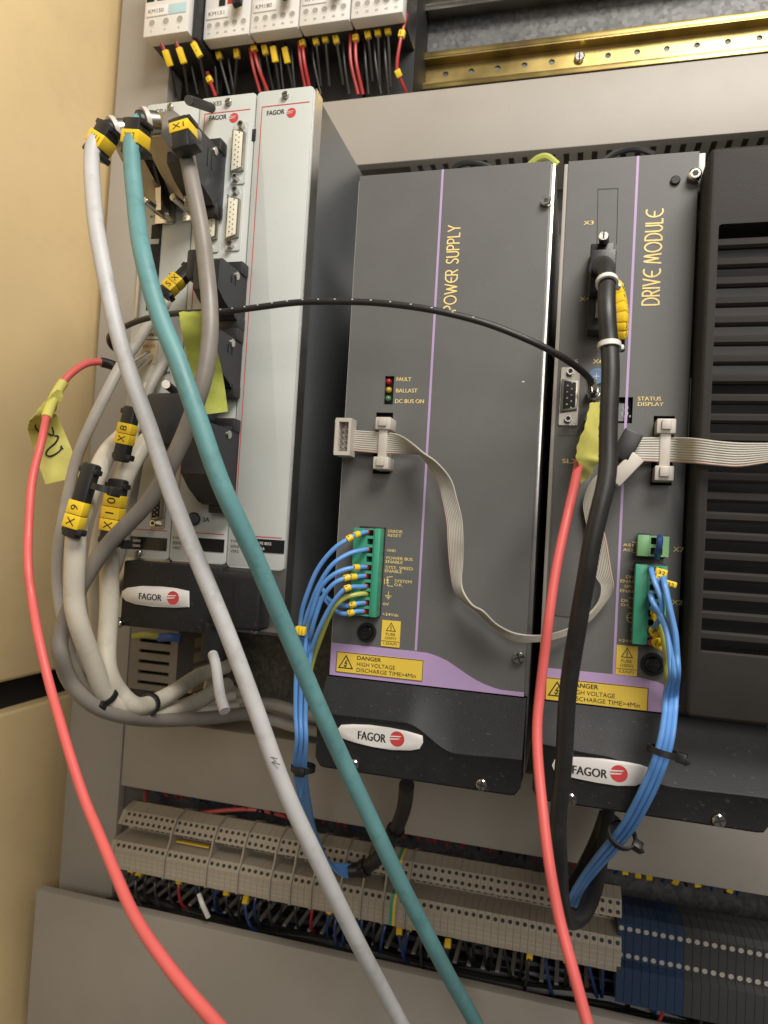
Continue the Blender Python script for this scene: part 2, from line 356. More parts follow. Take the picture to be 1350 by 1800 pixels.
# ------------------------------------------------------------------ cable ducts
def duct(name, x0, x1, z0, z1, yf, yb, label, fingers='', vertical=False, fx=None):
    t = thing(name, ((x0 + x1) / 2, yb, z0), label, 'cable duct', 'grey plastic cable ducts')
    c = MB()
    if vertical: c.prism([(x0, z0), (x1, z0), (x1, z1), (x0, z1)], yf, yf + 9, 1.2)
    else: c.prism([(x0, z0), (x1, z0), (x1, z1), (x0, z1)], yf, yf + 9, 1.2)
    c.build('cover', 'duct_pvc', t)
    bk = MB(); bk.box(x0 + 2, x1 - 2, yb - 3, yb, z0 + 2, z1 - 2); bk.build('back_wall', 'duct_pvc', t)
    if vertical:
        for xx in (x0 + 1.5, x1 - 3): MB().box(xx, xx + 1.5, yf + 4, yb, z0 + 2, z1 - 2).build('side_wall', 'duct_pvc', t)
    else:
        proto = None
        for side in fingers.lower():
            zz = z0 + 1.5 if side == 'b' else z1 - 3
            MB().box(x0 + 2, x1 - 2, yb - 22, yb, zz, zz + 1.5).build('side_wall', 'duct_pvc', t)
            xs = fx[0]
            me = None
            while xs < fx[1]:
                if me is None:
                    o = MB().box(xs, xs + (6.5 if fingers.islower() else 3.0), yf + (5 if fingers.islower() else 30), yb - 21, zz, zz + 1.5).build('finger', 'duct_pvc', t); me = o; base = xs
                else:
                    o = me.copy(); COL.objects.link(o); o.location = Vector((xs - base, 0, 0)) * MM
                xs += 11.0
        if 't' not in fingers and 'T' not in fingers: MB().box(x0 + 2, x1 - 2, yf + 5, yb, z1 - 3, z1 - 1.5).build('side_wall', 'duct_pvc', t)
        if 'b' not in fingers and 'B' not in fingers: MB().box(x0 + 2, x1 - 2, yf + 5, yb, z0 + 1.5, z0 + 3).build('side_wall', 'duct_pvc', t)
    return t
duct('cable_duct', -438, -382, -600, 600, 155, 225.5, 'upright grey cable duct running along the cream cabinet wall', vertical=True)
duct('cable_duct', -380.5, 330, 313.2, 372, 155, 225.5, 'wide grey cable duct between the gold rail and the dark modules', fingers='b', fx=(-150, 140))
duct('cable_duct', -380.5, 330, -237.5, -176, 155, 225.5, 'grey cable duct passing behind the modules above the beige terminal strip', fingers='B', fx=(-372, 150))
duct('cable_duct', -437, 330, -450, -326, 125, 225.5, 'tall grey cable duct below the beige terminal strip', fingers='T', fx=(-372, 150))
def duct_wires(zs, label, group):
    for k in range(11):
        y = 140 + 7.2 * k + random.uniform(-2, 2); y = max(y, 168 if zs > -300 else 138); z = zs + random.uniform(-5, 5) + (k % 3) * 3
        pts = [(-379 + 70 * i + random.uniform(-8, 8), y + random.uniform(-3, 3), z + random.uniform(-5, 5)) for i in range(11)]
        o = thing('wire', pts[0], label, 'wire', group); MB().tube(pts, 4.2, 8, 4).build('insulation', 'wire_black', o)
duct_wires(-341, 'black wire lying in the lowest grey duct under the beige terminals', 'black wires lying in the lowest duct')
duct_wires(-226, 'black wire lying in the duct just above the beige terminals', 'black wires lying in the duct above the terminals')
# ------------------------------------------------------------------ rails
def holed_strip(mb, x0, x1, z0, z1, y, holes, r):
    zc = (z0 + z1) / 2 if not isinstance(r, tuple) else r[1]; rr = r if not isinstance(r, tuple) else r[0]
    edges = [x0] + [(holes[i] + holes[i + 1]) / 2 for i in range(len(holes) - 1)] + [x1]
    for i, h in enumerate(holes):
        a, c = edges[i], edges[i + 1]; n = 16; out = []; inn = []
        for k in range(n):
            t = 2 * math.pi * k / n; dx, dz = math.cos(t), math.sin(t); inn.append((h + rr * dx, y, zc + rr * dz))
            s = min(((c - h) / dx if dx > 1e-6 else (a - h) / dx if dx < -1e-6 else 1e9), ((z1 - zc) / dz if dz > 1e-6 else (z0 - zc) / dz if dz < -1e-6 else 1e9))
            out.append((h + s * dx, y, zc + s * dz))
        mb.add(inn + out, [(k, n + k, n + (k + 1) % n, (k + 1) % n) for k in range(n)])
        for X, Z, in ((a, z0), (a, z1), (c, z0), (c, z1)):           # close the cell corners
            k = min(range(n), key=lambda q: -((out[q][0] - h) * (X - h) + (out[q][2] - zc) * (Z - zc)) / (math.hypot(out[q][0] - h, out[q][2] - zc) * math.hypot(X - h, Z - zc)))
            ks = sorted(range(n), key=lambda q: (out[q][0] - X) ** 2 + (out[q][2] - Z) ** 2)
            e1 = [q for q in ks if abs(out[q][0] - X) < 1e-4][:1]; e2 = [q for q in ks if abs(out[q][2] - Z) < 1e-4][:1]
            if e1 and e2:
                mids = []
                mb.add([out[e1[0]], (X, y, Z), out[e2[0]]] , [(0, 1, 2)])
    return mb
def din_rail(x0, x1, z0, z1, yf, yb, m, label, holes=None, hz=None):
    t = thing('din_rail', ((x0 + x1) / 2, yb, z0), label, 'mounting rail', 'steel mounting rails')
    MB().box(x0, x1, yf, yf + 1.2, z1 - 5, z1, 0.4).build('upper_flange', m, t)
    MB().box(x0, x1, yf, yf + 1.2, z0, z0 + 5, 0.4).build('lower_flange', m, t)
    MB().box(x0, x1, yf + 0.6, yb, z1 - 6.2, z1 - 5.0).build('upper_step', m, t)
    MB().box(x0, x1, yf + 0.6, yb, z0 + 5.0, z0 + 6.2).build('lower_step', m, t)
    w = MB()
    if holes: holed_strip(w, x0, x1, z0 + 6.2, z1 - 6.2, yb - 1.0, holes, (2.6, hz))
    else: w.box(x0, x1, yb - 1.2, yb, z0 + 6.2, z1 - 6.2)
    w.build('web', m, t)
    return t
hx = [P(720 + .4667 * a, .4667 * c, 224).x for a, c in ((90, 292), (135, 280), (235, 267), (333, 256), (436, 245), (538, 233), (640, 217), (750, 207), (858, 195), (968, 183), (1083, 170), (1200, 156), (1318, 142))]
st_ = (hx[-1] - hx[1]) / 11
hx = [hx[1] + st_ * i for i in range(-1, 19)]
hz_ = P(720 + .4667 * 750, .4667 * 207, 224).z
rail = din_rail(-160, hx[-1] + 6, 412.5, 447.5, 214, 225.5, 'gold_zinc', 'gold passivated perforated rail on the galvanised plate', hx, hz_)
sp = hx[6]
o = MB().cyl((sp, 225, hz_), (sp, 220.5, hz_), 4.6, n=20, bev=1).build('screw', 'nickel', rail)
g = MB(); line(g, [(sp, hz_ - 4), (sp, hz_ + 4)], 1.2, 220.4); g.build('slot', 'print_black', o)
din_rail(-160, 330, 481, 516, 206, 225.5, 'dull_metal', 'bare steel rail across the plate above the gold rail')
# ================================================================== CONTACTORS
def contactor(x0, x1, zb, yf, txt, label, kind, tpx):
    t = thing('contactor', ((x0 + x1) / 2, 225, zb), label, 'contactor', 'white contactors in a row')
    zt = zb + 85
    w = MB(); w.box(x0 + .4, x1 - .4, yf, yf + 13, zb, zt, 1.0); w.build('front_housing', 'contactor_white', t)
    k = MB(); k.box(x0 + 1, x1 - 1, yf + 12.5, 213, zb + 1, zt - 2, 1); k.build('rear_housing', 'black_plastic', t)
    k = MB(); k.box(x0 + .6, x1 - .6, 178, 224, zb - 44, zt, 1); k.build('base', 'black_void', t)
    n = 3 if kind == 'wide' else 5
    for i in range(n):
        cx = x0 + (x1 - x0) * ((i + .5) / n * .92 + .04); cz = zb + 11.5
        r = 3.0 if kind == 'wide' else 2.6
        h = MB().ring((cx, yf + .2, cz), (0, -1, 0), r, r + .7, .5).build('terminal_opening', 'contactor_white', t)
        s = MB(); s.sheet(circ(cx, cz, r + .1), yf - .12); s.build('hole', 'duct_pvc', h)
    pr = MB()
    for i in range(n):
        cx = x0 + (x1 - x0) * ((i + .5) / n * .92 + .04)
        text3(pr, str(2 * i + 2) if n == 3 else str(13 + 10 * i), (cx - 1.2, yf - .12, zb + 3.6), (1, 0, 0), (0, 0, 1), 1.9)
    lz = zb + 17
    l = MB(); l.box(x0 + 3, x0 + 24, yf - 1.0, yf + 1, lz, lz + 9, .3); lp = l.build('name_plate', 'logo_white', t)
    text3(pr, txt, (x0 + 5, yf - 1.15, lz + 2.6), (1, 0, 0), (0, 0, 1), 3.6, 15)
    if kind == 'wide':
        MB().box(x0 + 24.5, x1 - 3, yf - .6, yf + 1, lz, lz + 9, .3).build('blue_plate', 'label_blue', t)
        for i in range(4):
            MB().box(x0 + 2 + i * 10.6, x0 + 9.5 + i * 10.6, yf - .5, yf + 2, lz + 14, lz + 34).build('inlet', 'black_void', t)
        MB().box(x1 - .2, x1 + 4.6, yf + 6, 200, zb - 2, zt, 1).build('side_block', 'black_plastic', t)
    else:
        MB().box(x0 + 14, x0 + 20, yf - .5, yf + 2, lz + 11, lz + 30).build('inlet', 'black_void', t)
        MB().box(x0 + 22, x0 + 27, yf - .4, yf + 2, lz + 12, lz + 22).build('marking', 'wire_red', t)
        a = MB(); obox(a, (x0 + 35, yf - 6, lz + 12), (.25, -.45, -1), (0, -1, 0), 26, 8, 5, 1); a.build('lever', 'black_plastic', t)
    pr.build('printed_lettering', 'print_black', t, smooth=False)
    return t
kx = [-334, -289.2, -244, -198.4, -153]
contactor(-383.5, -339, 421, 115, 'KM150', 'large white contactor with pale blue plate, lettered KM150', 'wide', None)
for i, (tx, la) in enumerate((('KM151', 'white contactor lettered KM151 beside the one with the blue plate'), ('KM180', 'white contactor lettered KM180 with a black lever'), ('KM181', 'white contactor lettered KM181 in the row above the rack'), ('KM182', 'last white contactor of the row, beside the bare plate and gold rail'))):
    contactor(kx[i] + .3, kx[i + 1] - .3, 423, 130, tx, la, 'small', None)
# wires hanging under the contactors
def hang(pts, m, label, marks, group, dia=2.6, ferr=True, fer_m='ferrule_red', mlen=12.5):
    pts = [P(220 + .4148 * a, .4148 * c, y) for a, c, y in pts]
    t = thing('wire', pts[-1], label, 'wire', group)
    MB().tube(pts, dia / 2, 8, 5).build('insulation', m, t)
    sp_ = spline(pts, 12)
    if ferr:
        d = (sp_[1] - sp_[0]).normalized()
        MB().cyl(pts[0] - d * 3, pts[0] + d * 5, 1.7, n=10).build('ferrule', fer_m, t)
    for f in marks:
        f = f + (.11 if mlen > 9 and pts[0].y > 140 else .08 if pts[0].y > 140 else 0)
        i = int(f * (len(sp_) - 2)); d = (sp_[i + 1] - sp_[i]).normalized()
        obox(MB(), sp_[i], d, TOCAM, mlen, 5.2, 4.4, .8).build('marker_sleeve', 'marker_yellow', t)
        g = MB(); w = Vector((0, -1, 0)).cross(d).normalized()
        for k, ch in enumerate(('1', '5', '0')[:2 if mlen < 9 else 3]):
            text3(g, ch, sp_[i] + d * (k * 3.2 - mlen * .3) + Vector((0, -2.35, 0)) - w * 1.2 * (1 if w.x > 0 else -1), w if w.x > 0 else -w, -d, 2.2)
        g.build('marker_print', 'print_black', t, smooth=False)
    return t
LB = 'thin black wire with yellow number sleeve hanging below the white contactors'
for pts, mk in (([(160, 200, 120), (188, 270, 125), (215, 410, 150)], [.4]), ([(222, 195, 120), (247, 265, 125), (268, 405, 150)], [.38]), ([(292, 190, 120), (317, 248, 125), (352, 410, 150)], [.3]),
                ([(390, 180, 150), (401, 245, 150), (442, 400, 160)], [.3]), ([(465, 175, 150), (474, 240, 150), (462, 400, 165)], [.32]), ([(585, 165, 150), (596, 225, 150), (628, 385, 165)], [.3]),
                ([(618, 160, 148), (634, 240, 148), (655, 385, 165)], [.38]), ([(668, 150, 150), (683, 235, 150), (712, 375, 165)], [.42]), ([(800, 130, 150), (811, 190, 150), (830, 365, 165)], [.28]),
                ([(842, 120, 150), (850, 180, 150), (866, 365, 165)], [.28]), ([(884, 115, 150), (897, 180, 150), (925, 360, 165)], [.3]), ([(1020, 100, 150), (1031, 165, 150), (1048, 345, 165)], [.28]),
                ([(1066, 90, 150), (1072, 155, 150), (1080, 360, 165)], [.28]), ([(1108, 85, 150), (1115, 150, 150), (1125, 370, 165)], [.28])):
    hang(pts, 'wire_black', LB, mk, 'marked black wires below the contactors')
LR = 'red wire hanging in a pair below the white contactors'
for pts, mk in (([(525, 165, 148), (540, 270, 150), (572, 390, 160)], []), ([(540, 160, 148), (560, 270, 148), (605, 390, 160)], [.18]), ([(735, 140, 148), (742, 250, 150), (765, 375, 160)], []),
                ([(750, 138, 148), (758, 250, 148), (782, 375, 160)], [.17]), ([(958, 105, 148), (955, 250, 150), (988, 400, 160)], []), ([(980, 100, 148), (978, 250, 148), (1008, 400, 160)], [.15]),
                ):
    hang(pts, 'wire_red', LR, mk, 'red wires below the contactors', 2.9, mlen=5.5)
hang([(352, 320, 150), (362, 350, 150), (385, 410, 150)], 'wire_red', 'short red wire end with a yellow ring under the contactor with the pale blue plate', [.3], None, 2.9, mlen=5.5)
hang([(1190, 75, 145), (1165, 180, 145), (1152, 280, 150), (1165, 330, 155), (1190, 390, 165)], 'wire_red', 'single red wire with two yellow rings beside the end of the gold rail', [.1, .6], None, 2.9, mlen=6)
for a in (270, 372, 430, 560, 650, 700, 790, 920, 1010, 1052, 1095):
    hang([(a, 170 - a * .08, 155), (a + 8, 250, 158), (a + random.uniform(15, 40), 400, 168)], 'wire_black', 'plain thin black wire without sleeve below the white contactors', [], 'plain black wires below the contactors', 2.6, ferr=False)
# ================================================================== CONTROL RACK
RX = [-290.5, -250.2, -209.6, -170.2]; RT, RB = 279.0, -25.5
rack = thing('control_rack', (-230, 100, -70), 'pale grey control rack of three narrow front panels with cables plugged in', 'control unit')
b = MB(); b.box(RX[0] + 1, RX[3] - .6, 2.2, 205, -66, RT - 1.5, .5); b.build('housing', 'rack_side', rack)
b = MB(); b.box(RX[3] - .9, RX[3] + .6, .6, 12, RB - 38, RT - .5); b.build('edge_flange', 'bare_metal', rack)
b = MB(); b.box(RX[0] + 1, RX[3] - 1, .8, 2.3, -64, RB + 6); b.build('lower_strip', 'bare_metal', rack)
pan = []
for i in range(3):
    b = MB(); b.prism(rrect(RX[i] + .5, RX[i + 1] - .5, RB + (1.2 if i == 1 else 1.5 if i == 0 else 0), RT, 2.2), -1.6, 2.0, .35)
    pan.append(b.build('front_panel', 'rack_panel', rack))
for i in (1, 2):
    MB().box(RX[i] - .5, RX[i] + .5, .2, 2.1, RB, RT - 1).build('panel_gap', 'black_void', rack)
MB().box(RX[2] - 1.6, RX[2] + 1.2, -1.9, 0, 247, 255, .3).build('latch', 'black_plastic', rack)
for (px, py, i) in ((403, 181, 1), (503, 169, 2), (301, 190, 0), (246, 972, 0)):
    screw(pan[i], px, py, 2.2, -1.6, 2.6, 'slot', 'dull_metal', 'captive_screw')
Yp = -1.75
blk = PrintSet(); red = PrintSet()
text(blk, 'CPU', 273, 200, 7.5, 19, Yp); text(blk, 'AXES', 367, 187, 7.5, 24, Yp)
text(blk, 'FAGOR', 469, 203, 8, 32, Yp, bold=.035); text(blk, 'FAGOR', 368, 212, 8, 32, Yp, bold=.035)
text(blk, 'X2', 407, 237, 6.5, 12, Yp, bold=.03); text(blk, 'X4', 398, 348, 6.5, 12, Yp, bold=.03); text(blk, 'X3', 360, 352, 6.5, 12, Yp, bold=.03)
text(blk, 'MP', 297, 487, 6.5, 13, Yp, bold=.03); text(blk, 'W1', 261, 592, 6.5, 15, Yp, bold=.03); text(blk, 'COM', 279, 659, 6.5, 21, Yp, bold=.03)
text(blk, '3A', 356, 917, 8, 13, Yp, bold=.03); text(blk, 'B1', 264, 383, 4.5, 8, Yp); text(blk, 'B2', 276, 382, 4.5, 8, Yp)
for (x, y0) in ((303, 948), (405, 954)):
    for k, s in enumerate(('TYPE', 'SERIE', 'VERS.')): text(blk, s, x, y0 + k * 8.5, 5.2, 17, Yp, bold=0)
line(blk, [q2(256, 597, Yp), q2(278, 597, Yp)], .6, Yp)
blk.build('printed_lettering', 'print_black', pan[1], smooth=False)
def logo_ball(mb, wb, px, py, r, Y, k=None):
    c = P(px, py, Y); r = r * mmpp(px, py, Y); mb = mb.new() if isinstance(mb, PrintSet) else mb; wb = wb.new() if isinstance(wb, PrintSet) else wb
    mb.sheet(circ(c.x, c.z, r), Y)
    for (z, a, e) in ((.30, -1.05, .35), (-.05, -1.05, .15)):
        wb.sheet([(c.x + a * r, c.z + (z - .16) * r), (c.x + e * r, c.z + (z - .02) * r), (c.x + (e + .25) * r, c.z + (z + .14) * r), (c.x + a * r, c.z + (z + .02) * r)], Y - .06)
wb = PrintSet()
logo_ball(red, wb, 512, 198, 8.5, Yp); logo_ball(red, wb, 411, 207, 8.5, Yp)
def rl(*pts): line(red, [q2(a, c, Yp) for a, c in pts], .55, Yp)
z188 = q2(461, 188, Yp)[1]
xl = P(447, 400, Yp).x; xr = P(544, 179, Yp).x; zb = P(465, 944, Yp).z
line(red, [(xr, z188), (xl, z188), (xl, zb), (RX[3] - 3, zb)], .55, Yp)
xl1 = P(345, 420, Yp).x; line(red, [(RX[2] - 4, z188 - .5), (xl1, z188 - .5), (xl1, zb), (RX[2] - 3, zb)], .55, Yp)
line(red, [(RX[0] + 4, zb), (RX[1] - 3, zb)], .55, Yp)
red.build('printed_red_lines', 'print_red', pan[2], smooth=False); wb.build('emblem_stripes', 'rack_panel', pan[2], smooth=False)
for (a, c, tx) in ((229, 293, ''), (327, 394, ''), (446, 500, '8055')):
    x0 = P(a, 955, Yp).x; x1 = P(c, 960, Yp).x; zc = P((a + c) / 2, 955 + (c - 260) * .022, Yp).z
    o = MB().box(x0, x1, -2.0, -1.5, zc - 4, zc + 4.2).build('rating_plate', 'black_gloss', pan[0 if c < 300 else 1 if c < 400 else 2])
    g = MB()
    if tx:
        text(g, 'TYPE 8055', 449, 957, 5.2, 30, -2.1, bold=0); text(g, '9956', 449, 966, 5.2, 17, -2.1, bold=0)
    else:
        for k in range(2): text(g, '0000', a + 4, 952 + k * 9, 4.5, 15, -2.1, bold=0)
    g.build('plate_print', 'print_white', o, smooth=False)
o = MB().box(*[P(a, 606, Yp).x for a in (250, 278)], -1.9, -1.5, P(262, 640, Yp).z, P(262, 601, Yp).z).build('tan_label', 'tan_label', pan[0])
g = MB(); text(g, 'SERCOS', 251, 611, 5, 24, -2.0, bold=0); g.build('label_print', 'print_black', o, smooth=False)
# black card slot on the left panel
MB().box(P(262, 470, Yp).x, P(280, 470, Yp).x, -2.2, -1, P(270, 545, Yp).z, P(270, 395, Yp).z, .3).build('card_slot', 'black_void', pan[0])
MB().box(P(258, 470, Yp).x, P(277, 470, Yp).x, -2.6, -1, P(270, 430, Yp).z, P(270, 421, Yp).z, .3).build('card_bridge', 'rack_panel', pan[0])
MB().box(P(243, 480, Yp).x, P(250, 480, Yp).x, -3.0, -1, P(240, 560, Yp).z, P(250, 455, Yp).z, .3).build('guide_rail', 'bare_metal', pan[0])
# sockets
def dsub(parent, px, py, hpx, wpx, Y, screws, fem=True, n=8):
    c = P(px, py, Y); k = mmpp(px, py, Y); h = hpx * k / 2; w = wpx * k / 2
    pts = [(c.x - w, c.z + h * .96), (c.x - w, c.z - h * .96), (c.x + w, c.z - h * .82), (c.x + w, c.z + h * .82)]
    def off(p, d): return [(c.x + (x - c.x) * (1 + d / w), c.z + (z - c.z) * (1 + d / h)) for x, z in p]
    fl = MB(); x2 = [P(s[0], s[1], Y) for s in screws]
    fl.prism(rrect(c.x - w - 1.6, c.x + w + 1.6, min(p.z for p in x2) - 3.2, max(p.z for p in x2) + 3.2, 1.0), Y - 1.0, Y + .3)
    so = fl.build('socket', 'dull_metal' if not fem else 'rack_panel', parent)
    s = MB(); s.prism(off(pts, .9), Y - 4.2, Y, .5); sh = s.build('shell', 'dull_metal', so)
    f = MB(); f.prism(off(pts, -.1), Y - (4.7 if fem else 4.35), Y - 1, .4); f.build('contact_face', 'dsub_cream' if fem else 'black_void', so)
    g = MB()
    for r in range(2):
        for i in range(n - r):
            g.sheet(circ(c.x + (-.33 if r else .33) * w, c.z + h * .80 * (1 - 2 * (i + .5 * r) / (n - 1)), .45, 8), Y - (4.8 if fem else 4.45))
    g.build('pin_holes', 'print_black' if fem else 'dull_metal', so, smooth=False)
    for p in x2:
        m = MB(); m.cyl((p.x, Y, p.z), (p.x, Y - 4.5, p.z), 2.1, n=6); m.ring((p.x, Y - 4.5, p.z), (0, -1, 0), 1.2, 2.0, .7)
        so2 = m.build('jack_screw', 'nickel', so)
        g = MB(); g.sheet(circ(p.x, p.z, 1.25, 12), Y - 4.6); g.build('thread_hole', 'print_black', so2, smooth=False)
    return so
dsub(pan[1], 422, 270, 74, 18, -1.6, ((428, 225), (418, 316)))
dsub(pan[1], 413, 387, 74, 18, -1.6, ((418, 339), (409, 433)))
dsub(pan[1], 376, 390, 74, 18, -1.6, ((381, 343), (371, 436)))
dsub(pan[0], 281, 893, 40, 16, -1.6, ((285, 862), (276, 920)), fem=False, n=5)
MB().cyl(P(340, 912, -1.6), P(340, 912, -6), 4.2, n=20, bev=.8).build('fuse_cap', 'black_gloss', pan[1])
# bottom cover with the white badge
bc = MB(); x0 = P(213, 1050, -8).x; x1 = P(380, 1050, -8).x; z0 = P(330, 1112, -8).z; z1 = P(330, 993, -8).z
bc.box(x0, x1 + 3, -8, 3, z0, z1, 1.5); cov = bc.build('bottom_cover', 'charcoal', rack)
x2 = P(458, 1050, -14).x
b = MB(); b.box(x1, x2, -14, 3, P(420, 1108, -14).z, P(420, 1008, -14).z, 2.5, 3); cc = b.build('cover_housing', 'charcoal', cov)
MB().box(P(409, 1050, -14).x, P(411.5, 1050, -14).x, -14.4, -13, P(410, 1100, -14).z, P(410, 1020, -14).z).build('cover_seam', 'black_void', cc)
MB().cyl(P(385, 1095, -2), P(375, 1158, -2), 9.5, 8.3, 20, bev=1).build('cable_gland', 'charcoal', cov)
def badge(parent, pxs, Y, tx, bx, br, h=1.0):
    poly = [q2(a, c, Y) for a, c in pxs]; o = MB().prism(poly, Y - h, Y + .4, .3).build('badge', 'logo_white', parent, angle=50)
    g = MB(); text(g, 'FAGOR', *tx, Y - h - .12, bold=.035); g.build('badge_lettering', 'print_black', o, smooth=False)
    r = MB(); w = MB(); logo_ball(r, w, bx[0], bx[1], br, Y - h - .12); r.build('emblem', 'print_red', o, smooth=False); w.build('emblem_stripes', 'logo_white', o, smooth=False)
badge(cov, [(333, 1039), (333, 1067), (310, 1068), (270, 1066), (240, 1062), (222, 1056), (215, 1048), (216, 1039), (225, 1033), (250, 1030), (285, 1031), (310, 1034)], -8, (244, 1053, 11, 45), (304, 1051), 12)
screw(cov, 213, 1096, 2.6, -7, 4, 'cross'); screw(rack, 451, 1105, 2.9, .8, 3.5, 'cross')
# ================================================================== POWER SUPPLY MODULE
def strokes(mb, word, o, u, v, h, t, gap=.22, space=.5):   # thin round-cornered display lettering as strokes
    def arc(cx, cy, rx, ry, a0, a1, n=10): return [(cx + rx * math.cos(math.radians(a0 + (a1 - a0) * i / n)), cy + ry * math.sin(math.radians(a0 + (a1 - a0) * i / n))) for i in range(n + 1)]
    G = {'P': (.46, [[(0, 0), (0, 1)], [(0, 1), (.22, 1)] + arc(.22, .74, .24, .26, 90, -90) + [(0, .48)]]),
         'O': (.86, [arc(.43, .5, .43, .5, 0, 360, 22)]),
         'W': (1.0, [[(0, 1), (.27, 0), (.5, .85), (.73, 0), (1.0, 1)]]),
         'E': (.55, [arc(.52, .5, .52, .5, 70, 290, 14), [(.05, .5), (.5, .5)]]),
         'R': (.5, [[(0, 0), (0, 1)], [(0, 1), (.22, 1)] + arc(.22, .74, .24, .26, 90, -90) + [(0, .48)], [(.2, .48), (.5, 0)]]),
         'S': (.46, [arc(.26, .76, .22, .24, 40, 250, 9) + arc(.2, .24, .24, .25, 70, -150, 9)]),
         'U': (.54, [[(0, 1), (0, .27)] + arc(.27, .27, .27, .27, 180, 360, 10) + [(.54, 1)]]),
         'L': (.38, [[(0, 1), (0, 0), (.38, 0)]]),
         'Y': (.6, [[(0, 1), (.3, .45), (.6, 1)], [(.3, .45), (.3, 0)]]),
         'D': (.62, [[(0, 0), (0, 1), (.18, 1)] + arc(.18, .5, .44, .5, 90, -90, 14) + [(0, 0)]]),
         'I': (.02, [[(.01, 0), (.01, 1)]]),
         'V': (.6, [[(0, 1), (.3, 0), (.6, 1)]]),
         'M': (.85, [[(0, 0), (.12, .85), (.2, 1), (.425, .15), (.65, 1), (.73, .85), (.85, 0)]])}
    w = sum((G[c][0] + gap) if c != ' ' else space for c in word) - gap; x = 0
    for c in word:
        if c == ' ': x += space; continue
        ky = 0
        for pl in G[c][1]:
            for (a0, b0), (a1, b1) in zip(pl[:-1], pl[1:]):
                ky += 1
                p, q = (Vector(o) + u * ((x + a0) * h) + v * (b0 * h)), (Vector(o) + u * ((x + a1) * h) + v * (b1 * h))
                d = (q - p).normalized(); nn = Vector((0, -1, 0)).cross(d) * t / 2; e = d * t * .35
                off = Vector((0, -.006 * ky, 0)); mb.add([p - e - nn + off, q + e - nn + off, q + e + nn + off, p - e + nn + off], [(0, 1, 2, 3)])
        x += G[c][0] + gap
    return w * h
def stroke_len(word):
    m = MB(); return strokes(m, word, (0, 0, 0), Vector((1, 0, 0)), Vector((0, 0, 1)), 1, .01)
def warn_tri(mb, cx, cz, s, y, bolt=False):
    def tri(r): return [(cx + r * math.cos(math.radians(a)), cz - s * .08 + r * math.sin(math.radians(a))) for a in (90, 210, 330)]
    o, i = tri(s), tri(s * .78)
    for k in range(3):
        j = (k + 1) % 3
        mb.add([(o[k][0], y, o[k][1]), (o[j][0], y, o[j][1]), (i[j][0], y, i[j][1]), (i[k][0], y, i[k][1])], [(0, 1, 2, 3)])
    if bolt:
        line(mb, [(cx + .14 * s, cz + .34 * s), (cx - .12 * s, cz - .02 * s), (cx + .12 * s, cz + .02 * s), (cx - .06 * s, cz - .38 * s)], s * .1, y)
        line(mb, [(cx - .2 * s, cz - .22 * s), (cx - .06 * s, cz - .40 * s), (cx + .08 * s, cz - .24 * s)], s * .09, y)
    else:
        line(mb, [(cx, cz + .3 * s), (cx, cz - .14 * s)], s * .14, y); mb.sheet(circ(cx, cz - .33 * s, s * .09, 10), y)
def danger(parent, L, R_, T, B, name='danger_label'):
    x0 = P(*L).x; x1 = P(*R_).x; z1 = P(*T).z; z0 = P(*B).z; H = z1 - z0; W = x1 - x0
    o = MB().box(x0, x1, -.55, -.1, z0, z1).build(name, 'label_yellow', parent)
    g = MB(); y = -.68
    line(g, [(x0 + .2, z0 + .2), (x1 - .2, z0 + .2), (x1 - .2, z1 - .2), (x0 + .2, z1 - .2), (x0 + .2, z0 + .2)], .35, y)
    warn_tri(g, x0 + W * .115, z0 + H * .47, H * .45, y, True)
    U, V = (1, 0, 0), (0, 0, 1)
    text3(g, 'DANGER', (x0 + W * .245, y, z0 + H * .70), U, V, H * .19, W * .275, .025)
    text3(g, 'HIGH VOLTAGE', (x0 + W * .245, y, z0 + H * .40), U, V, H * .19, W * .44)
    text3(g, 'DISCHARGE TIME>4Min', (x0 + W * .245, y, z0 + H * .12), U, V, H * .19, W * .68)
    g.build('label_print', 'print_black', o, smooth=False)
def fuse_label(parent, L, R_, T, B, val):
    x0 = P(*L).x; x1 = P(*R_).x; z1 = P(*T).z; z0 = P(*B).z; H = z1 - z0; W = x1 - x0
    o = MB().box(x0, x1, -.55, -.1, z0, z1).build('fuse_label', 'label_yellow', parent); g = MB(); y = -.68; U, V = (1, 0, 0), (0, 0, 1)
    warn_tri(g, (x0 + x1) / 2, z0 + H * .73, H * .23, y)
    text3(g, 'FUSE', (x0 + W * .24, y, z0 + H * .43), U, V, H * .10, W * .5); text3(g, '(250V)', (x0 + W * .2, y, z0 + H * .26), U, V, H * .12, W * .6)
    text3(g, val, (x0 + W * .14, y, z0 + H * .055), U, V, H * .115, W * .72); line(g, [(x0 + .3, z0 + H * .21), (x1 - .3, z0 + H * .21)], .25, y)
    g.build('label_print', 'print_black', o, smooth=False)
def fuse_holder(parent, px, py, rpx):
    c = P(px, py, 0); r = rpx * mmpp(px, py)
    o = MB().ring((c.x, .5, c.z), (0, -1, 0), r * .72, r, 3.0, 24).build('fuse_holder', 'black_gloss', parent)
    MB().cyl((c.x, .5, c.z), (c.x, -4.2, c.z), r * .66, n=20, bev=.8).build('fuse_cap', 'black_gloss', o)
    MB().box(c.x - r * .45, c.x + r * .45, -4.7, -4, c.z - r * .1, c.z + r * .1).build('grip', 'charcoal', o)
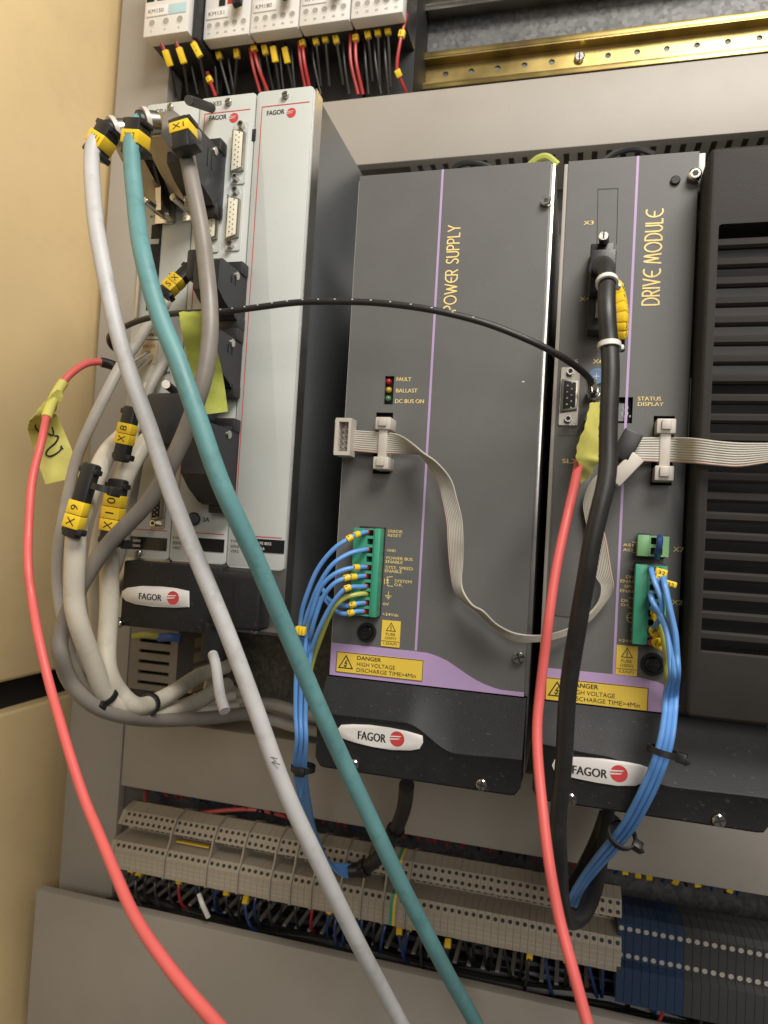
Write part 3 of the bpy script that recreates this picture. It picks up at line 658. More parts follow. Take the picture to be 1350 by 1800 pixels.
def lower_cover(parent, x0, x1, zt, zb, wave, Y0=-1.0, Y1=-14.0, name='lower_cover'):
    m = MB(); n = 40; vs = []; fs = []; r = 5.0
    wz = [(P(a, c, Y1).x, P(a, c, Y1).z) for a, c in wave]
    def wave_z(x):
        if x <= wz[0][0]: return wz[0][1]
        for (xa, za), (xb, zb_) in zip(wz[:-1], wz[1:]):
            if x <= xb:
                t = (x - xa) / (xb - xa); t = t * t * (3 - 2 * t); return za + (zb_ - za) * t
        return wz[-1][1]
    for i in range(n + 1):
        x = x0 + (x1 - x0) * i / n; e = min(x - x0, x1 - x); rr = max(0, r - e); lift = r - math.sqrt(max(0, r * r - rr * rr)) if rr > 0 else 0
        z = wave_z(x); yb = 24
        vs += [(x, yb, zt), (x, Y0, zt), (x, Y0 + (Y1 - Y0) * .42, zt + (z + 1.6 - zt) * .5), (x, Y1 + .9, z + 1.8), (x, Y1 + .15, z + .5), (x, Y1 + .4, z - 1.0), (x, Y1 + .9, z - 2.4), (x, Y1 + .9, zb + lift + 1.2), (x, Y1 + 2.0, zb + lift), (x, yb, zb + lift)]
    k = 10
    for i in range(n):
        for j in range(k - 1): fs.append((i * k + j, i * k + j + 1, (i + 1) * k + j + 1, (i + 1) * k + j))
    fs.append(tuple(range(k))[::-1]); fs.append(tuple(n * k + j for j in range(k)))
    m.add(vs, fs); return m.build(name, 'charcoal', parent, angle=28)
def green_plug(parent, L, R_, T, B, n, m='green_plastic', flip=False, Y=-13.0, op=(.52, .74)):
    x0 = P(*L, Y).x; x1 = P(*R_, Y).x; z1 = P(*T, Y).z; z0 = P(*B, Y).z; H = z1 - z0; W = x1 - x0; p = H / n; holes = []
    for i in range(n):
        a, c = (op if not flip else op)
        holes.append((x0 + W * a, x0 + W * c, z0 + p * (i + .17), z0 + p * (i + .83)))
    b = MB(); b.panel(x0, x1, z0, z1, Y, Y + 8, holes); o = b.build('terminal_plug', m, parent, smooth=False)
    MB().box(x0 + W * .04, x1 - .4, Y + 8, 1, z0 - .6, z1 + 1.2, .3).build('header', 'black_plastic', o)
    MB().box(x0 + .3, x1 - .3, Y + 5.0, Y + 8, z0 + .2, z1 - .2).build('plug_floor', 'black_void', o)
    if not flip:
        MB().box(x1 - W * .20, x1 + .2, Y - 1.2, Y + 6, z0 - .2, z1 + .2, .3).build('raised_edge', m, o)
    else:
        MB().box(x0 - .2, x0 + W * .36, Y - 1.4, Y + 6, z0 - .2, z1 + .2, .3).build('raised_edge', m, o)
    return o, (x0, x1, z0, z1)
PSX0, PSX1, FT, FB = -137.2, -22.6, 219.4, -85.4
ps = thing('power_supply_module', (-80, 100, -138), 'wide dark grey module lettered POWER SUPPLY with lilac stripe', 'power module')
slot = (P(658, 780).x, P(688, 780).x, P(671, 833).z, P(675, 725).z)
led = (P(675.5, 690).x, P(691.5, 690).x, P(681, 711).z, P(684, 661).z)
b = MB(); b.panel(PSX0, PSX1, FB, FT, 0, 2, [slot, led]); face = b.build('front_panel', 'face_grey', ps, smooth=False)
MB().box(PSX0 + .6, PSX1 + 2.6, 8, 205, -130, FT - 1, .4).build('housing', 'bare_metal', ps)
MB().box(PSX0 - .5, PSX0 + .4, .3, 12, FB, FT - 3).build('left_lip', 'duct_pvc', ps)
b = MB(); b.box(PSX1 - .3, PSX1 + 2.6, 1.0, 9, FB, FT - 1, .5); b.build('right_lip', 'bare_metal', ps)
MB().box(slot[0] - 2, slot[1] + 2, 6, 7.5, slot[2] - 2, slot[3] + 2).build('slot_floor', 'black_void', face)
MB().box(led[0] - 2, led[1] + 2, 3.5, 7, led[2] - 2, led[3] + 2).build('led_floor', 'black_void', face)
for (px, py, m) in ((683.5, 671, 'led_red'), (683.5, 686, 'led_amber'), (682.5, 701, 'led_green')):
    MB().dome(P(px, py, 2.5), (0, -1, 0), 2.0, 2.4).build('indicator_lamp', m, face)
def vline(pxs, Y, wd, m, parent, name, z1, z0):
    x = sum(P(a, c, Y).x for a, c in pxs) / len(pxs)
    MB().box(x - wd / 2, x + wd / 2, Y - .12, 0, z0, z1).build(name, m, parent)
pz = lambda px, py: P(px, py).z
vline([(783, 293), (764.3, 600), (738, 960), (727, 1140)], 0, 1.35, 'lilac', face, 'lilac_stripe', FT, pz(726, 1143))
def c8(a, c): return (480 + .3556 * a, 880 + .3556 * c)
band = [c8(*p) for p in ((690, 743), (760, 752), (810, 768), (860, 791), (910, 825), (960, 860), (1005, 888), (1050, 910), (1090, 925), (1130, 936), (1225, 946))]
bp = [(PSX0, P(*c8(275, 700)).z)] + [q2(*p) for p in band[:-1]] + [(PSX1, P(*band[-1]).z), (PSX1, FB), (PSX0, FB)]
MB().prism(bp, -.3, 0).build('lilac_band', 'lilac', face)
danger(face, c8(314, 793), c8(742, 842), c8(531, 766), c8(525, 869))
fuse_label(face, c8(537, 655), c8(629, 660), c8(585, 593), c8(578, 722), '1,25A(F)')
fuse_holder(face, 646, 1111, 17)
g = PrintSet(); Yf = -.15
for s, px, py, h, w in (('FAULT', 697, 670, 8, 26), ('BALLAST', 696, 690, 8, 38), ('DC BUS ON', 694.5, 708.5, 8, 51),):
    text(g, s, px, py, h * .85, w, Yf, bold=.02)
for s, a, c, h, w in (('ERROR', 569, 158, 20, 74), ('RESET', 567, 178, 20, 69), ('GND', 563, 252, 18, 44), ('POWER BUS', 560, 290, 20, 133), ('ENABLE', 557, 308, 20, 86), ('SYST. SPEED', 556, 336, 20, 138), ('ENABLE', 553, 354, 20, 86), ('SYSTEM', 600, 404, 20, 86), ('O.K.', 599, 422, 19, 42), ('0V', 543, 517, 18, 30), ('+24Vdc', 540, 567, 19, 83)):
    text(g, s, *c8(a, c), h * .3556 * .74, w * .3556, Yf, bold=.02)
for pl in (((591, 376), (564, 378), (565, 392)), ((566, 408), (566, 421), (592, 424)), ((552, 386), (551, 412)), ((571, 450), (570, 476)), ((555, 470), (585, 472)), ((562, 478), (578, 479)), ((567, 485), (573, 486))):
    line(g, [q2(*c8(*p)) for p in pl], .4, Yf)
for p in ((566, 393), (566, 406)): c = q2(*c8(*p)); g.sheet(circ(*c, .7, 10), Yf)
ln = stroke_len('POWER SUPPLY'); a = P(797, 546); e = P(809, 396); H = 21 * mmpp(800, 480)
hh = (e.z - a.z) / ln
strokes(g.new(), 'POWER SUPPLY', (P(794, 475).x + H * .5, Yf, a.z), Vector((0, 0, 1)) , Vector((-1, 0, 0)) * (H / hh) * .98, hh, .8)
g.build('printed_lettering', 'print_gold', face, smooth=False)
screw(face, 960, 356, 2.9, 0, 3.2, 'hex'); screw(face, 912, 1155, 3.3, 0, 3.0, 'cross')
MB().box(P(918, 670).x, P(922, 670).x, -.2, 0, P(920, 672).z, P(920, 670).z).build('paint_chip', 'print_white', face)
plug, PB = green_plug(face, (618, 1005), (665, 1005), (651, 929), (642, 1083), 10)
cov = lower_cover(ps, PSX0 - 1.5, PSX1 + 1.5, FB - .8, -136.5, [(560, 1254), (712, 1272), (800, 1326), (920, 1338)])
badge(cov, [(743, 1293), (744, 1305), (738, 1316), (722, 1319), (690, 1318), (655, 1312), (625, 1305), (603, 1298), (595, 1290), (594, 1281), (600, 1274), (620, 1273), (650, 1274), (685, 1279), (715, 1285)], -13.2, (629, 1299, 14.5, 51), (698, 1299), 13.5, .8)
screw(cov, 623, 1343, 3.0, -13.4, 2.4, 'cross'); screw(cov, 847, 1378, 3.0, -13.4, 2.4, 'cross')
# ================================================================== DRIVE MODULE
DX0, DX1 = -12.8, 56.0
dm = thing('drive_module', (20, 100, -138), 'narrower dark grey module lettered DRIVE MODULE with lilac stripe', 'drive')
rs = (P(1146, 800).x, P(1183, 800).x, P(1162, 853).z, P(1168, 731).z)
ds = (P(1086, 720).x, P(1112, 720).x, P(1100, 744).z, P(1102, 698).z)
b = MB(); b.panel(DX0, DX1, FB, FT - 1.2, 0, 2, [rs, ds]); df = b.build('front_panel', 'face_grey', dm, smooth=False)
MB().box(DX0 - .6, DX1 + .5, 8, 205, -130, FT - 2, .4).build('housing', 'bare_metal', dm)
MB().box(DX0 - 2.4, DX0 + .2, .8, 10, FB - 1, FT - 2, .5).build('left_lip', 'duct_pvc', dm)
MB().box(rs[0] - 2, rs[1] + 2, 6, 7.5, rs[2] - 2, rs[3] + 2).build('slot_floor', 'black_void', df)
o = MB().box(ds[0] - 1, ds[1] - 2.4, 2.3, 5, ds[2] + 1.5, ds[3] - 3).build('status_display', 'display_glass', df)
MB().box(ds[0] - 2, ds[1] + 2, 5, 7.5, ds[2] - 2, ds[3] + 2).build('display_floor', 'black_void', df)
g = MB(); text3(g, '8.', (ds[0] + 2.2, 2.2, ds[2] + 3.6), (1, 0, 0), (0, 0, 1), 7.5, 5); g.build('segments', 'display_segment', o, smooth=False)
vline([(1122, 275), (1107, 600), (1090, 920), (1079, 1186)], 0, 1.35, 'lilac', df, 'lilac_stripe', FT - 1.2, pz(1079, 1187))
def c4(a, c): return (930 + .3111 * a, 900 + .3111 * c)
band = [c4(*p) for p in ((480, 917), (560, 924), (620, 935), (680, 948), (730, 962), (780, 983), (830, 1015))]
MB().prism([(DX0, P(*c4(92, 880)).z)] + [q2(*p) for p in band] + [(P(*c4(890, 1060)).x, P(*c4(890, 1060)).z), (DX1, P(*c4(890, 1060)).z - 3), (DX1, FB), (DX0, FB)], -.3, 0).build('lilac_band', 'lilac', df)
danger(df, c4(93, 995), c4(672, 1060), c4(385, 962), c4(380, 1093))
fuse_label(df, c4(491, 838), c4(612, 843), c4(556, 755), c4(549, 922), '2,5A(F)')
fuse_holder(df, 1147, 1167, 20)
g = PrintSet()
for s, px, py, h, w in (('X3', 1026, 395.5, 8, 16), ('X4', 1019, 529, 8, 16), ('X5', 998, 640, 9, 17), ('X6', 1042, 639, 9, 17), ('STATUS', 1121, 704, 8, 38), ('DISPLAY', 1121, 713.5, 8, 42), ('SL2', 988, 814, 9, 23)):
    text(g, s, px, py, h * .85, w, Yf, bold=.035 if s[0] in 'X' or s == 'SL2' else .02)
for s, a, c, h, w in (('AS1', 531, 192, 20, 54), ('AS2', 530, 220, 20, 56), ('GND', 574, 330, 20, 48), ('DRIVE', 548, 374, 22, 80), ('ENABLE', 516, 397, 22, 112), ('SPEED', 538, 428, 22, 90), ('ENABLE', 514, 452, 22, 112), ('DR.', 521, 507, 21, 46), ('O.K.', 520, 531, 21, 52), ('0V', 575, 670, 20, 34), ('+24Vdc', 505, 732, 21, 105)):
    text(g, s, *c4(a, c), h * .3111 * .76, w * .3111, Yf, bold=.02)
text(g, 'X7', *c4(814, 224), 8.5, 17.5, Yf, bold=.03); text(g, 'X2', *c4(806, 522), 8.5, 17.5, Yf, bold=.03)
for pl in (((585, 170), (612, 172)), ((584, 228), (610, 230)), ((562, 484), (592, 488)), ((560, 541), (590, 545))): line(g, [q2(*c4(*p)) for p in pl], .35, Yf)
c = q2(*c4(580, 598)); line(g, [(c[0] + 2.6 * math.cos(t * .3927), c[1] + 2.6 * math.sin(t * .3927)) for t in range(17)], .4, Yf); line(g, [(c[0] - 2.4, c[1]), (c[0] + 2.4, c[1])], .4, Yf)
ln = stroke_len('DRIVE MODULE'); a = P(1143, 536); e = P(1153, 371); H = 27 * mmpp(1150, 450); hh = (e.z - a.z) / ln
strokes(g.new(), 'DRIVE MODULE', (P(1147, 453).x + H * .5, Yf, a.z), Vector((0, 0, 1)), Vector((-1, 0, 0)) * (H / hh), hh, .9)
g.build('printed_lettering', 'print_gold', df, smooth=False)
# outline of the blanked opening above the connector, cover plate near SL2
g = MB(); k2 = lambda a, c: q2(940 + .3037 * a, 250 + .3037 * c)
line(g, [k2(360, 590), k2(366, 272), k2(482, 268), k2(474, 590)], .4, -.12); g.build('knockout_outline', 'print_black', df, smooth=False)
MB().prism([q2(975, 822), q2(1040, 826), q2(1005, 1085), q2(962, 1080)], -.5, 0, .2).build('blank_plate', 'face_grey', df)
c = P(1187, 318); o = MB().cyl((c.x, .4, c.z), (c.x, -1.6, c.z), 2.6, n=18, bev=.5).build('blind_cap', 'black_gloss', df)
screw(df, 1220, 312, 3.4, 0, 5.0, 'hex')
MB().box(DX1 - .4, DX1 + 3.4, 1.5, 14, P(1231, 335).z, FT - 1.5, .4).build('mounting_tab', 'rack_panel', dm)
MB().box(DX1 + .6, DX1 + 2.8, 3.0, 14, P(1222, 770).z, P(1225, 662).z, .4).build('side_tab', 'bare_metal', dm)
MB().box(P(1198, 1185).x, P(1207, 1185).x, -3, 8, P(1203, 1204).z, P(1203, 1170).z, .5).build('side_tab', 'bare_metal', dm)
MB().box(P(1198, 1214).x, P(1207, 1214).x, -3, 8, P(1203, 1222).z, P(1203, 1211).z, .5).build('side_tab', 'bare_metal', dm)
# sockets on the drive
MB().box(P(985, 690).x, P(1072, 690).x, -.25, 0, P(1030, 766).z, P(1030, 641).z).build('socket_recess', 'face_grey', df)
dsub(df, 1001, 697, 54, 22, -.4, ((1003, 656), (999, 738)), fem=False, n=5)
c = P(1048, 663); o = MB().cyl((c.x, .3, c.z), (c.x, -2.2, c.z), 4.6, n=22, bev=.4).build('rotary_switch', 'rotary_blue', df)
g = MB(); line(g, [(c.x - 1.5, c.z), (c.x + 1.5, c.z)], .5, -2.3); line(g, [(c.x, c.z - 1.5), (c.x, c.z + 1.5)], .5, -2.33); g.build('switch_arrow', 'cable_grey', o, smooth=False)
for (px, py) in ((1043, 695), (1040, 742)):
    c = P(px, py); o = MB().cyl((c.x, 0, c.z), (c.x, -7, c.z), 4.0, n=6, bev=.4).cyl((c.x, -7, c.z), (c.x, -12, c.z), 3.1, n=18, bev=.4).build('optical_port', 'nickel', df)
green_plug(df, (1121, 960), (1176, 961), (1150, 942), (1148, 978), 2, 'green_light', True, op=(.42, .80))
plug2, DB = green_plug(df, (1115, 1062), (1171, 1063), (1147, 994), (1138, 1133), 9, 'green_plastic', True, op=(.46, .82))
cov = lower_cover(dm, DX0 - 2.2, 100.5, FB - .8, -136.5, [(930, 1306), (1060, 1330), (1180, 1385), (1345, 1405)])
badge(cov, [(1141, 1350), (1137, 1362), (1128, 1376), (1118, 1381), (1085, 1381), (1050, 1375), (1015, 1368), (988, 1362), (974, 1355), (970, 1345), (975, 1335), (995, 1330), (1025, 1331), (1060, 1333), (1095, 1338), (1125, 1344)], -13.2, (1006, 1360, 15, 59), (1088, 1360), 15, .8)
for (px, py) in ((1003, 1404), (1263, 1441)): screw(cov, px, py, 3.2, -13.4, 2.4, 'cross')
# ================================================================== VENTILATED COVER
vt = thing('vent_cover', (110, 60, -81), 'big black ventilated cover with stacked horizontal slots beside the lilac striped modules', 'vent cover')
VX0, VX1, VY, VT, VB = 57.4, 175.0, -25.0, 206.5, -81.5
sl = []
n = 22; zt0 = P(1300, 399, VY).z; zt1 = P(1290, 1130, VY).z; pit = (zt0 - zt1) / (n - 1)
sx0 = P(1256, 600, VY).x - .3
t1 = zt0 + 2; b1 = zt1 - pit * .62
fr = MB().box(VX0, VX1, VY, 20, VB, VT, 3.2, 4).build('frame', 'vent_black', vt)
cut = MB().box(sx0, VX1 - 4, VY - 10, 40, b1, t1, 1.6, 3).build('cutter', 'vent_black', vt)
md = fr.modifiers.new('opening', 'BOOLEAN'); md.operation = 'DIFFERENCE'; md.object = cut; md.solver = 'EXACT'
dg = bpy.context.evaluated_depsgraph_get(); me2 = bpy.data.meshes.new_from_object(fr.evaluated_get(dg)); fr.modifiers.clear(); fr.data = me2
me2.polygons.foreach_set('use_smooth', [True] * len(me2.polygons)); me2.set_sharp_from_angle(angle=math.radians(20))
bpy.data.objects.remove(cut)
MB().box(VX0 + 2, VX1, 12, 16, b1 - 4, t1 + 4).build('inner_wall', 'black_void', vt)
proto = None
for i in range(n):
    z = zt0 - pit * i                                       # slot top; the bar sits under the slot
    zb_ = z - pit * .53
    if proto is None:
        proto = MB(); add_prismX(proto, [(VY + .1, zb_ - pit * .12), (VY + .1, zb_ - pit * .36), (VY + 1.3, zb_ - pit * .49), (VY + 4.0, zb_ - pit * .49), (VY + 3.6, zb_ - pit * .02), (VY + 1.4, zb_ + .1)], sx0 - 2.5, VX1 - 3, .5)
        proto = proto.build('slat', 'vent_black', vt); z_0 = z
    else:
        o = proto.copy(); COL.objects.link(o); o.location = Vector((0, 0, (z - z_0))) * MM
g = MB(); add_prismX(g, [(2, 96), (2, 168), (4, 168), (4, 96)], VX0 + 6, VX0 + 60); g.build('inner_plate', 'face_grey', vt)
# ================================================================== TERMINAL STRIP
ts = thing('terminal_strip', (-180, 225, -306), 'long row of beige terminal blocks above the lowest grey duct', 'terminal strip')
prof = [(176, -262), (170, -254), (152, -247), (138, -250), (131, -259.5), (149, -260.5), (148, -269.5), (126, -270.5), (122, -276.5), (122, -292), (135, -298), (176, -298)]
def term_mesh(w, mats, prof, rows, m2='print_black'):
    mb = MB(); add_prismX(mb, prof, 0, w, 0); n0 = len(mb.f)
    for (ya, za, yb_, zb_, f, r) in rows:                   # round openings on the facets
        a, c = Vector((w / 2, ya, za)), Vector((w / 2, yb_, zb_)); d = (c - a); nrm = Vector((1, 0, 0)).cross(d).normalized()
        if nrm.y > 0: nrm = -nrm
        ctr = a + d * f + nrm * .12; dn = d.normalized(); vs = [ctr + Vector((1, 0, 0)) * r * math.cos(t * math.pi / 4) + dn * r * math.sin(t * math.pi / 4) for t in range(8)]
        if (vs[1] - vs[0]).cross(vs[2] - vs[1]).dot(nrm) < 0: vs = vs[::-1]
        mb.add(vs, [tuple(range(8))])
    n1 = len(mb.f)
    for k in range(3 if prof[0][1] == -262 and m2 == 'print_black' and len(rows) > 2 else 0): mb.add([(.6, 121.85, -281 - 3.4 * k), (w, 121.85, -281 - 3.4 * k), (w, 121.85, -280.3 - 3.4 * k), (.6, 121.85, -280.3 - 3.4 * k)], [(0, 1, 2, 3)])
    me = bpy.data.meshes.new('terminal_block'); me.from_pydata([v * MM for v in mb.v], [], mb.f)
    for x in mats: me.materials.append(MATS[x])
    for i, p in enumerate(me.polygons): p.material_index = 1 if i >= n0 and i < n1 else (2 if i >= n1 else 0)
    me.update(); return me
rows = [(138, -250, 131, -259.5, .22, 1.5), (138, -250, 131, -259.5, .72, 1.5), (126, -270.5, 122, -276.5, .5, 1.55), (149, -260.5, 148, -269.5, .28, 1.9), (149, -260.5, 148, -269.5, .72, 1.9)]
tm = term_mesh(5.12, ['terminal_beige', 'print_black', 'cable_dull'], prof, rows)
x = P(199, 1491, 122).x + 1; i = 0; xe = P(1083, 1600, 122).x; pitch = 5.28
divs = {9, 16, 21, 26, 29, 32, 36, 39, 42, 45}
base = WLOC[ts.name]; dproto = None
dprof = [(y - 1.6 if y < 150 else y, z + (1.4 if z > -262 else 0)) for y, z in prof]; dprof[5] = (128.5, -262); dprof[6] = (126, -268)
while x < xe:
    o = bpy.data.objects.new('terminal_block', tm); COL.objects.link(o); o.parent = ts; o.location = (Vector((x, 0, random.uniform(-.15, .15))) - base) * MM
    x += pitch; i += 1
    if i in divs:
        if dproto is None:
            m = MB(); add_prismX(m, dprof, x, x + 1.3); dproto = m.build('partition_plate', 'terminal_beige', ts); dx = x
        else:
            o = dproto.copy(); COL.objects.link(o); o.location = Vector((x - dx, 0, 0)) * MM
        x += 1.5
m = MB(); add_prismX(m, prof, P(199, 1491, 122).x - 3.5, P(199, 1491, 122).x + .6); m.build('end_stop', 'terminal_beige', ts)
for (px, py, mm_) in ((237, 1500, 0),): pass
# jumper bars (yellow) and green earth terminal
MB().box(P(306, 1480, 133).x, P(364, 1490, 133).x, 136, 139.5, P(335, 1484, 136).z - .7, P(335, 1484, 136).z + .5).build('jumper_bar', 'label_yellow', ts)
ex = P(686, 1580, 122).x
m = MB(); add_prismX(m, [(y - .8, z + .3) for y, z in prof], ex, ex + 2.4); m.build('earth_terminal', 'green_plastic', ts)
m = MB(); add_prismX(m, [(y - .9, z + .3) for y, z in prof], ex + 2.5, ex + 4.4); m.build('earth_terminal', 'label_yellow', ts)
# blue and grey terminals further along
ts2 = thing('terminal_strip', (60, 225, -320), 'short row of dark blue and grey terminals at the end of the beige ones', 'terminal strip')
p2 = [(172, -262), (150, -258), (134, -258.5), (128, -261), (128, -286), (122, -288), (122, -312), (172, -312)]
r2 = [(128, -261, 128, -286, .14, 1.8), (128, -261, 128, -286, .87, 1.8)]
x = xe + 2
for i in range(46):
    blue = i < 8
    if i in (0, 8): m2 = term_mesh(5.2, ['terminal_blue' if blue else 'terminal_grey', 'cable_dull', 'black_void'], p2, r2)
    o = bpy.data.objects.new('terminal_block', m2); COL.objects.link(o); o.parent = ts2; o.location = (Vector((x, 0, 0)) - WLOC[ts2.name]) * MM; x += 5.45
# lead ends below and above the strip
def lead(pts, m, label, group, dia=2.2, mark=None, cat='wire', mm_='marker_yellow'):
    t = thing('wire', pts[-1], label, cat, group)
    MB().tube(pts, dia / 2, 8, 5).build('insulation', m, t)
    if mark is not None:
        s = spline(pts, 10); i = int(mark * (len(s) - 2)); d = (s[i + 1] - s[i]).normalized()
        obox(MB(), s[i], d, TOCAM, 6.5, 4.6, 4.0, .7).build('marker_sleeve', mm_, t)
    return t
xx = -362
PLAIN = {'wire_black': ('plain thin black wire leaving the underside of the beige terminals', 'plain black wires below the beige terminals'),
         'wire_darkblue': ('plain dark blue wire leaving the underside of the beige terminals', 'plain dark blue wires below the beige terminals'),
         'wire_red': ('plain dark red wire leaving the underside of the beige terminals', 'plain dark red wires below the beige terminals')}
LAB = {'wire_black': ('thin black wire with yellow sleeve leaving the underside of the beige terminals', 'black wires below the beige terminals'),
       'wire_darkblue': ('dark blue wire with yellow sleeve leaving the underside of the beige terminals', 'dark blue wires below the beige terminals'),
       'wire_red': ('dark red wire with yellow sleeve leaving the underside of the beige terminals', 'dark red wires below the beige terminals')}
i = 0
while xx < 130:
    m = random.choice(['wire_black', 'wire_black', 'wire_black', 'wire_darkblue', 'wire_darkblue', 'wire_red'])
    y = random.uniform(128, 150); dx = random.uniform(-6, 12); mk_ = random.choice([.1, .12, .18, .25, None])
    lead([(xx, y + 10, -297), (xx + dx * .2, y, -305), (xx + dx * .7, y + 3, -322), (xx + dx, y + 24, -338)], m, *(LAB if mk_ is not None else PLAIN)[m], 2.4, mk_)
    xx += random.choice([5.3, 8, 10.6, 10.6, 15])
a = [P(350, 1572, 130), P(356, 1590, 126), P(366, 1612, 128)]
lead(a, 'tie_white', 'short stiff white wire end poking out below the beige terminals', None, 4.0)
a = [P(255, 1390, 190), P(258, 1412, 172), P(285, 1428, 165), P(340, 1430, 165), P(400, 1424, 168), P(455, 1424, 172), P(520, 1440, 190)]
lead(a, 'cable_red', 'slack red wire lying along the top of the beige terminals', None, 3.4)
xx = -350
while xx < 140:
    m = random.choice(['wire_black', 'wire_darkblue', 'wire_red', 'wire_red']) if xx < 20 else random.choice(['wire_black', 'wire_darkblue'])
    lead([(xx, 170, -246), (xx + random.uniform(-4, 4), 168, -238), (xx + random.uniform(-9, 9), 188, -224)], m, {'wire_black': 'thin black wire rising from the terminals into the duct above', 'wire_darkblue': 'thin dark blue wire rising from the terminals into the duct above', 'wire_red': 'thin dark red wire rising from the terminals into the duct above'}[m], 'wires above the terminals ' + m.split('_')[1], 2.4, (random.choice([.3, .4]) if xx > 30 and random.random() < .5 else None))
    xx += random.choice([6, 8, 9, 13])
# ------------------------------------------------------------------ things behind the rack foot
vm = thing('vented_box', (-300, 150, -110), 'small grey slotted box behind the cream cable loops', 'vented box')
x0, x1 = P(228, 1150, 120).x, P(312, 1150, 120).x; z0, z1 = P(270, 1215, 120).z, P(270, 1095, 120).z
hs = []
for k in range(5):
    zc = P(270, 1127 + k * 18.5, 120).z; hs.append((x0 + 9, x1 - 7, zc - 1.7, zc + 1.2))
MB().panel(x0, x1, z0, z1, 120, 124, hs).build('slotted_front', 'vent_module', vm, smooth=False)
MB().box(x0 + .5, x1 - .5, 130, 224, z0 + .5, z1 - .5).build('body', 'black_void', vm)
MB().panel(x0, x1, z0, z1, 124, 200, [(x0 + 2, x1 - 2, z0 + 2, z1 - 2)]).build('shell', 'vent_module', vm, smooth=False)
lead([P(235, 1118, 112), P(260, 1116, 108), P(285, 1120, 112)], 'wire_green_yellow', 'pale green yellow earth lead in front of the slotted box', None, 5)
lead([P(280, 1121, 112), P(300, 1120, 110), P(318, 1122, 112)], 'ferrule_blue', 'bright blue insulated lug in front of the slotted box', None, 7, cat='cable lug')
lt = thing('terminal_row', P(336, 1140, 150), 'small upright row of amber terminals beside the slotted box', 'terminal row')
for k in range(4): MB().box(P(327, 1120, 150).x, P(347, 1120, 150).x, 146, 200, P(336, 1140 + k * 26, 150).z, P(336, 1118 + k * 26, 150).z, 2).build('terminal', 'amber', lt)

lead([P(930, 292, 120), P(945, 279, 118), P(962, 276, 118), P(980, 290, 120)], 'wire_green_yellow', 'green earth lead arching above the top edge of the wide module', None, 5.5)
lead([P(790, 305, 118), P(805, 291, 116), P(830, 286, 116), P(855, 292, 118), P(875, 305, 120)], 'wire_black', 'black lead arching above the top edge of the wide module', None, 4.5)
lead([P(1060, 285, 110), P(1085, 268, 112), P(1120, 262, 116), P(1150, 272, 118)], 'wire_black', 'black lead arching above the top edge of the narrower module', None, 4.5)
# ================================================================== CABLES PLUGGED INTO THE RACK
def sleeve(parent, pts, f0, f1, r, m, name, n=14):          # tube piece around part of a path
    s = spline(pts, 10); i0 = int(f0 * (len(s) - 1)); i1 = max(i0 + 2, int(f1 * (len(s) - 1)))
    return MB().sweep(s[i0:i1 + 1], r, n).build(name, m, parent)
def marker(parent, c, d, chars, L=20, W=13, T=8, yl=None, nrm=TOCAM, along=True, bands=None, shift=0):
    """black clip on a cable with yellow number sleeves"""
    c = Vector(c); d = Vector(d).normalized(); n = Vector(nrm); n = (n - d * n.dot(d)).normalized(); w = n.cross(d)
    m = MB(); obox(m, c, d, n, L, W * .9, T, 1.6); 
    obox(m, c + d * (L * .40) + w * (W * .1), d, n, 3.4, W * 1.25, T * .8, .7); obox(m, c - d * (L * .40), d, n, 3.0, W * 1.15, T * .9, .7)
    clip = m.build('marker_clip', 'black_plastic', parent)
    k = len(chars); yl = yl or L * .45; step = yl / max(1, k)
    for i, ch in enumerate(chars):
        cc = c + d * (shift + (i - (k - 1) / 2) * step) + n * .6
        o = obox(MB(), cc, d, n, step * .97, W, T, .6).build('number_sleeve', 'marker_yellow', clip)
        if ch.strip():
            g = MB(); u_ = -d; v_ = n.cross(u_); h = W * .46; ww = min(step * .62, text_mesh(ch)[2] * h)
            if len(ch) > 1: u_, v_ = (w, n.cross(w)) if w.x > 0 else (-w, n.cross(-w)); h = step * .45; ww = W * .6
            text3(g, ch, cc + n * (T / 2 + .12) - u_ * (ww / 2) - v_ * (h / 2), u_, v_, h, ww)
            g.build('sleeve_print', 'print_black', o, smooth=False)
    return clip
def tie(parent, c, d, r, m='black_plastic', head=Vector((0, -1, 0)), wd=3.2):
    c = Vector(c); d = Vector(d).normalized(); o = MB().ring(c - d * wd / 2, d, r, r + 1.1, wd, 20).build('cable_tie', m, parent)
    h = head - d * head.dot(d); h.normalize()
    hb = obox(MB(), c + h * (r + 1.4), d, h, 5 if m != 'tie_white' else 2.6, 6 if m != 'tie_white' else 3.2, 4 if m != 'tie_white' else 3, .7).build('tie_head', m, o)
    return o
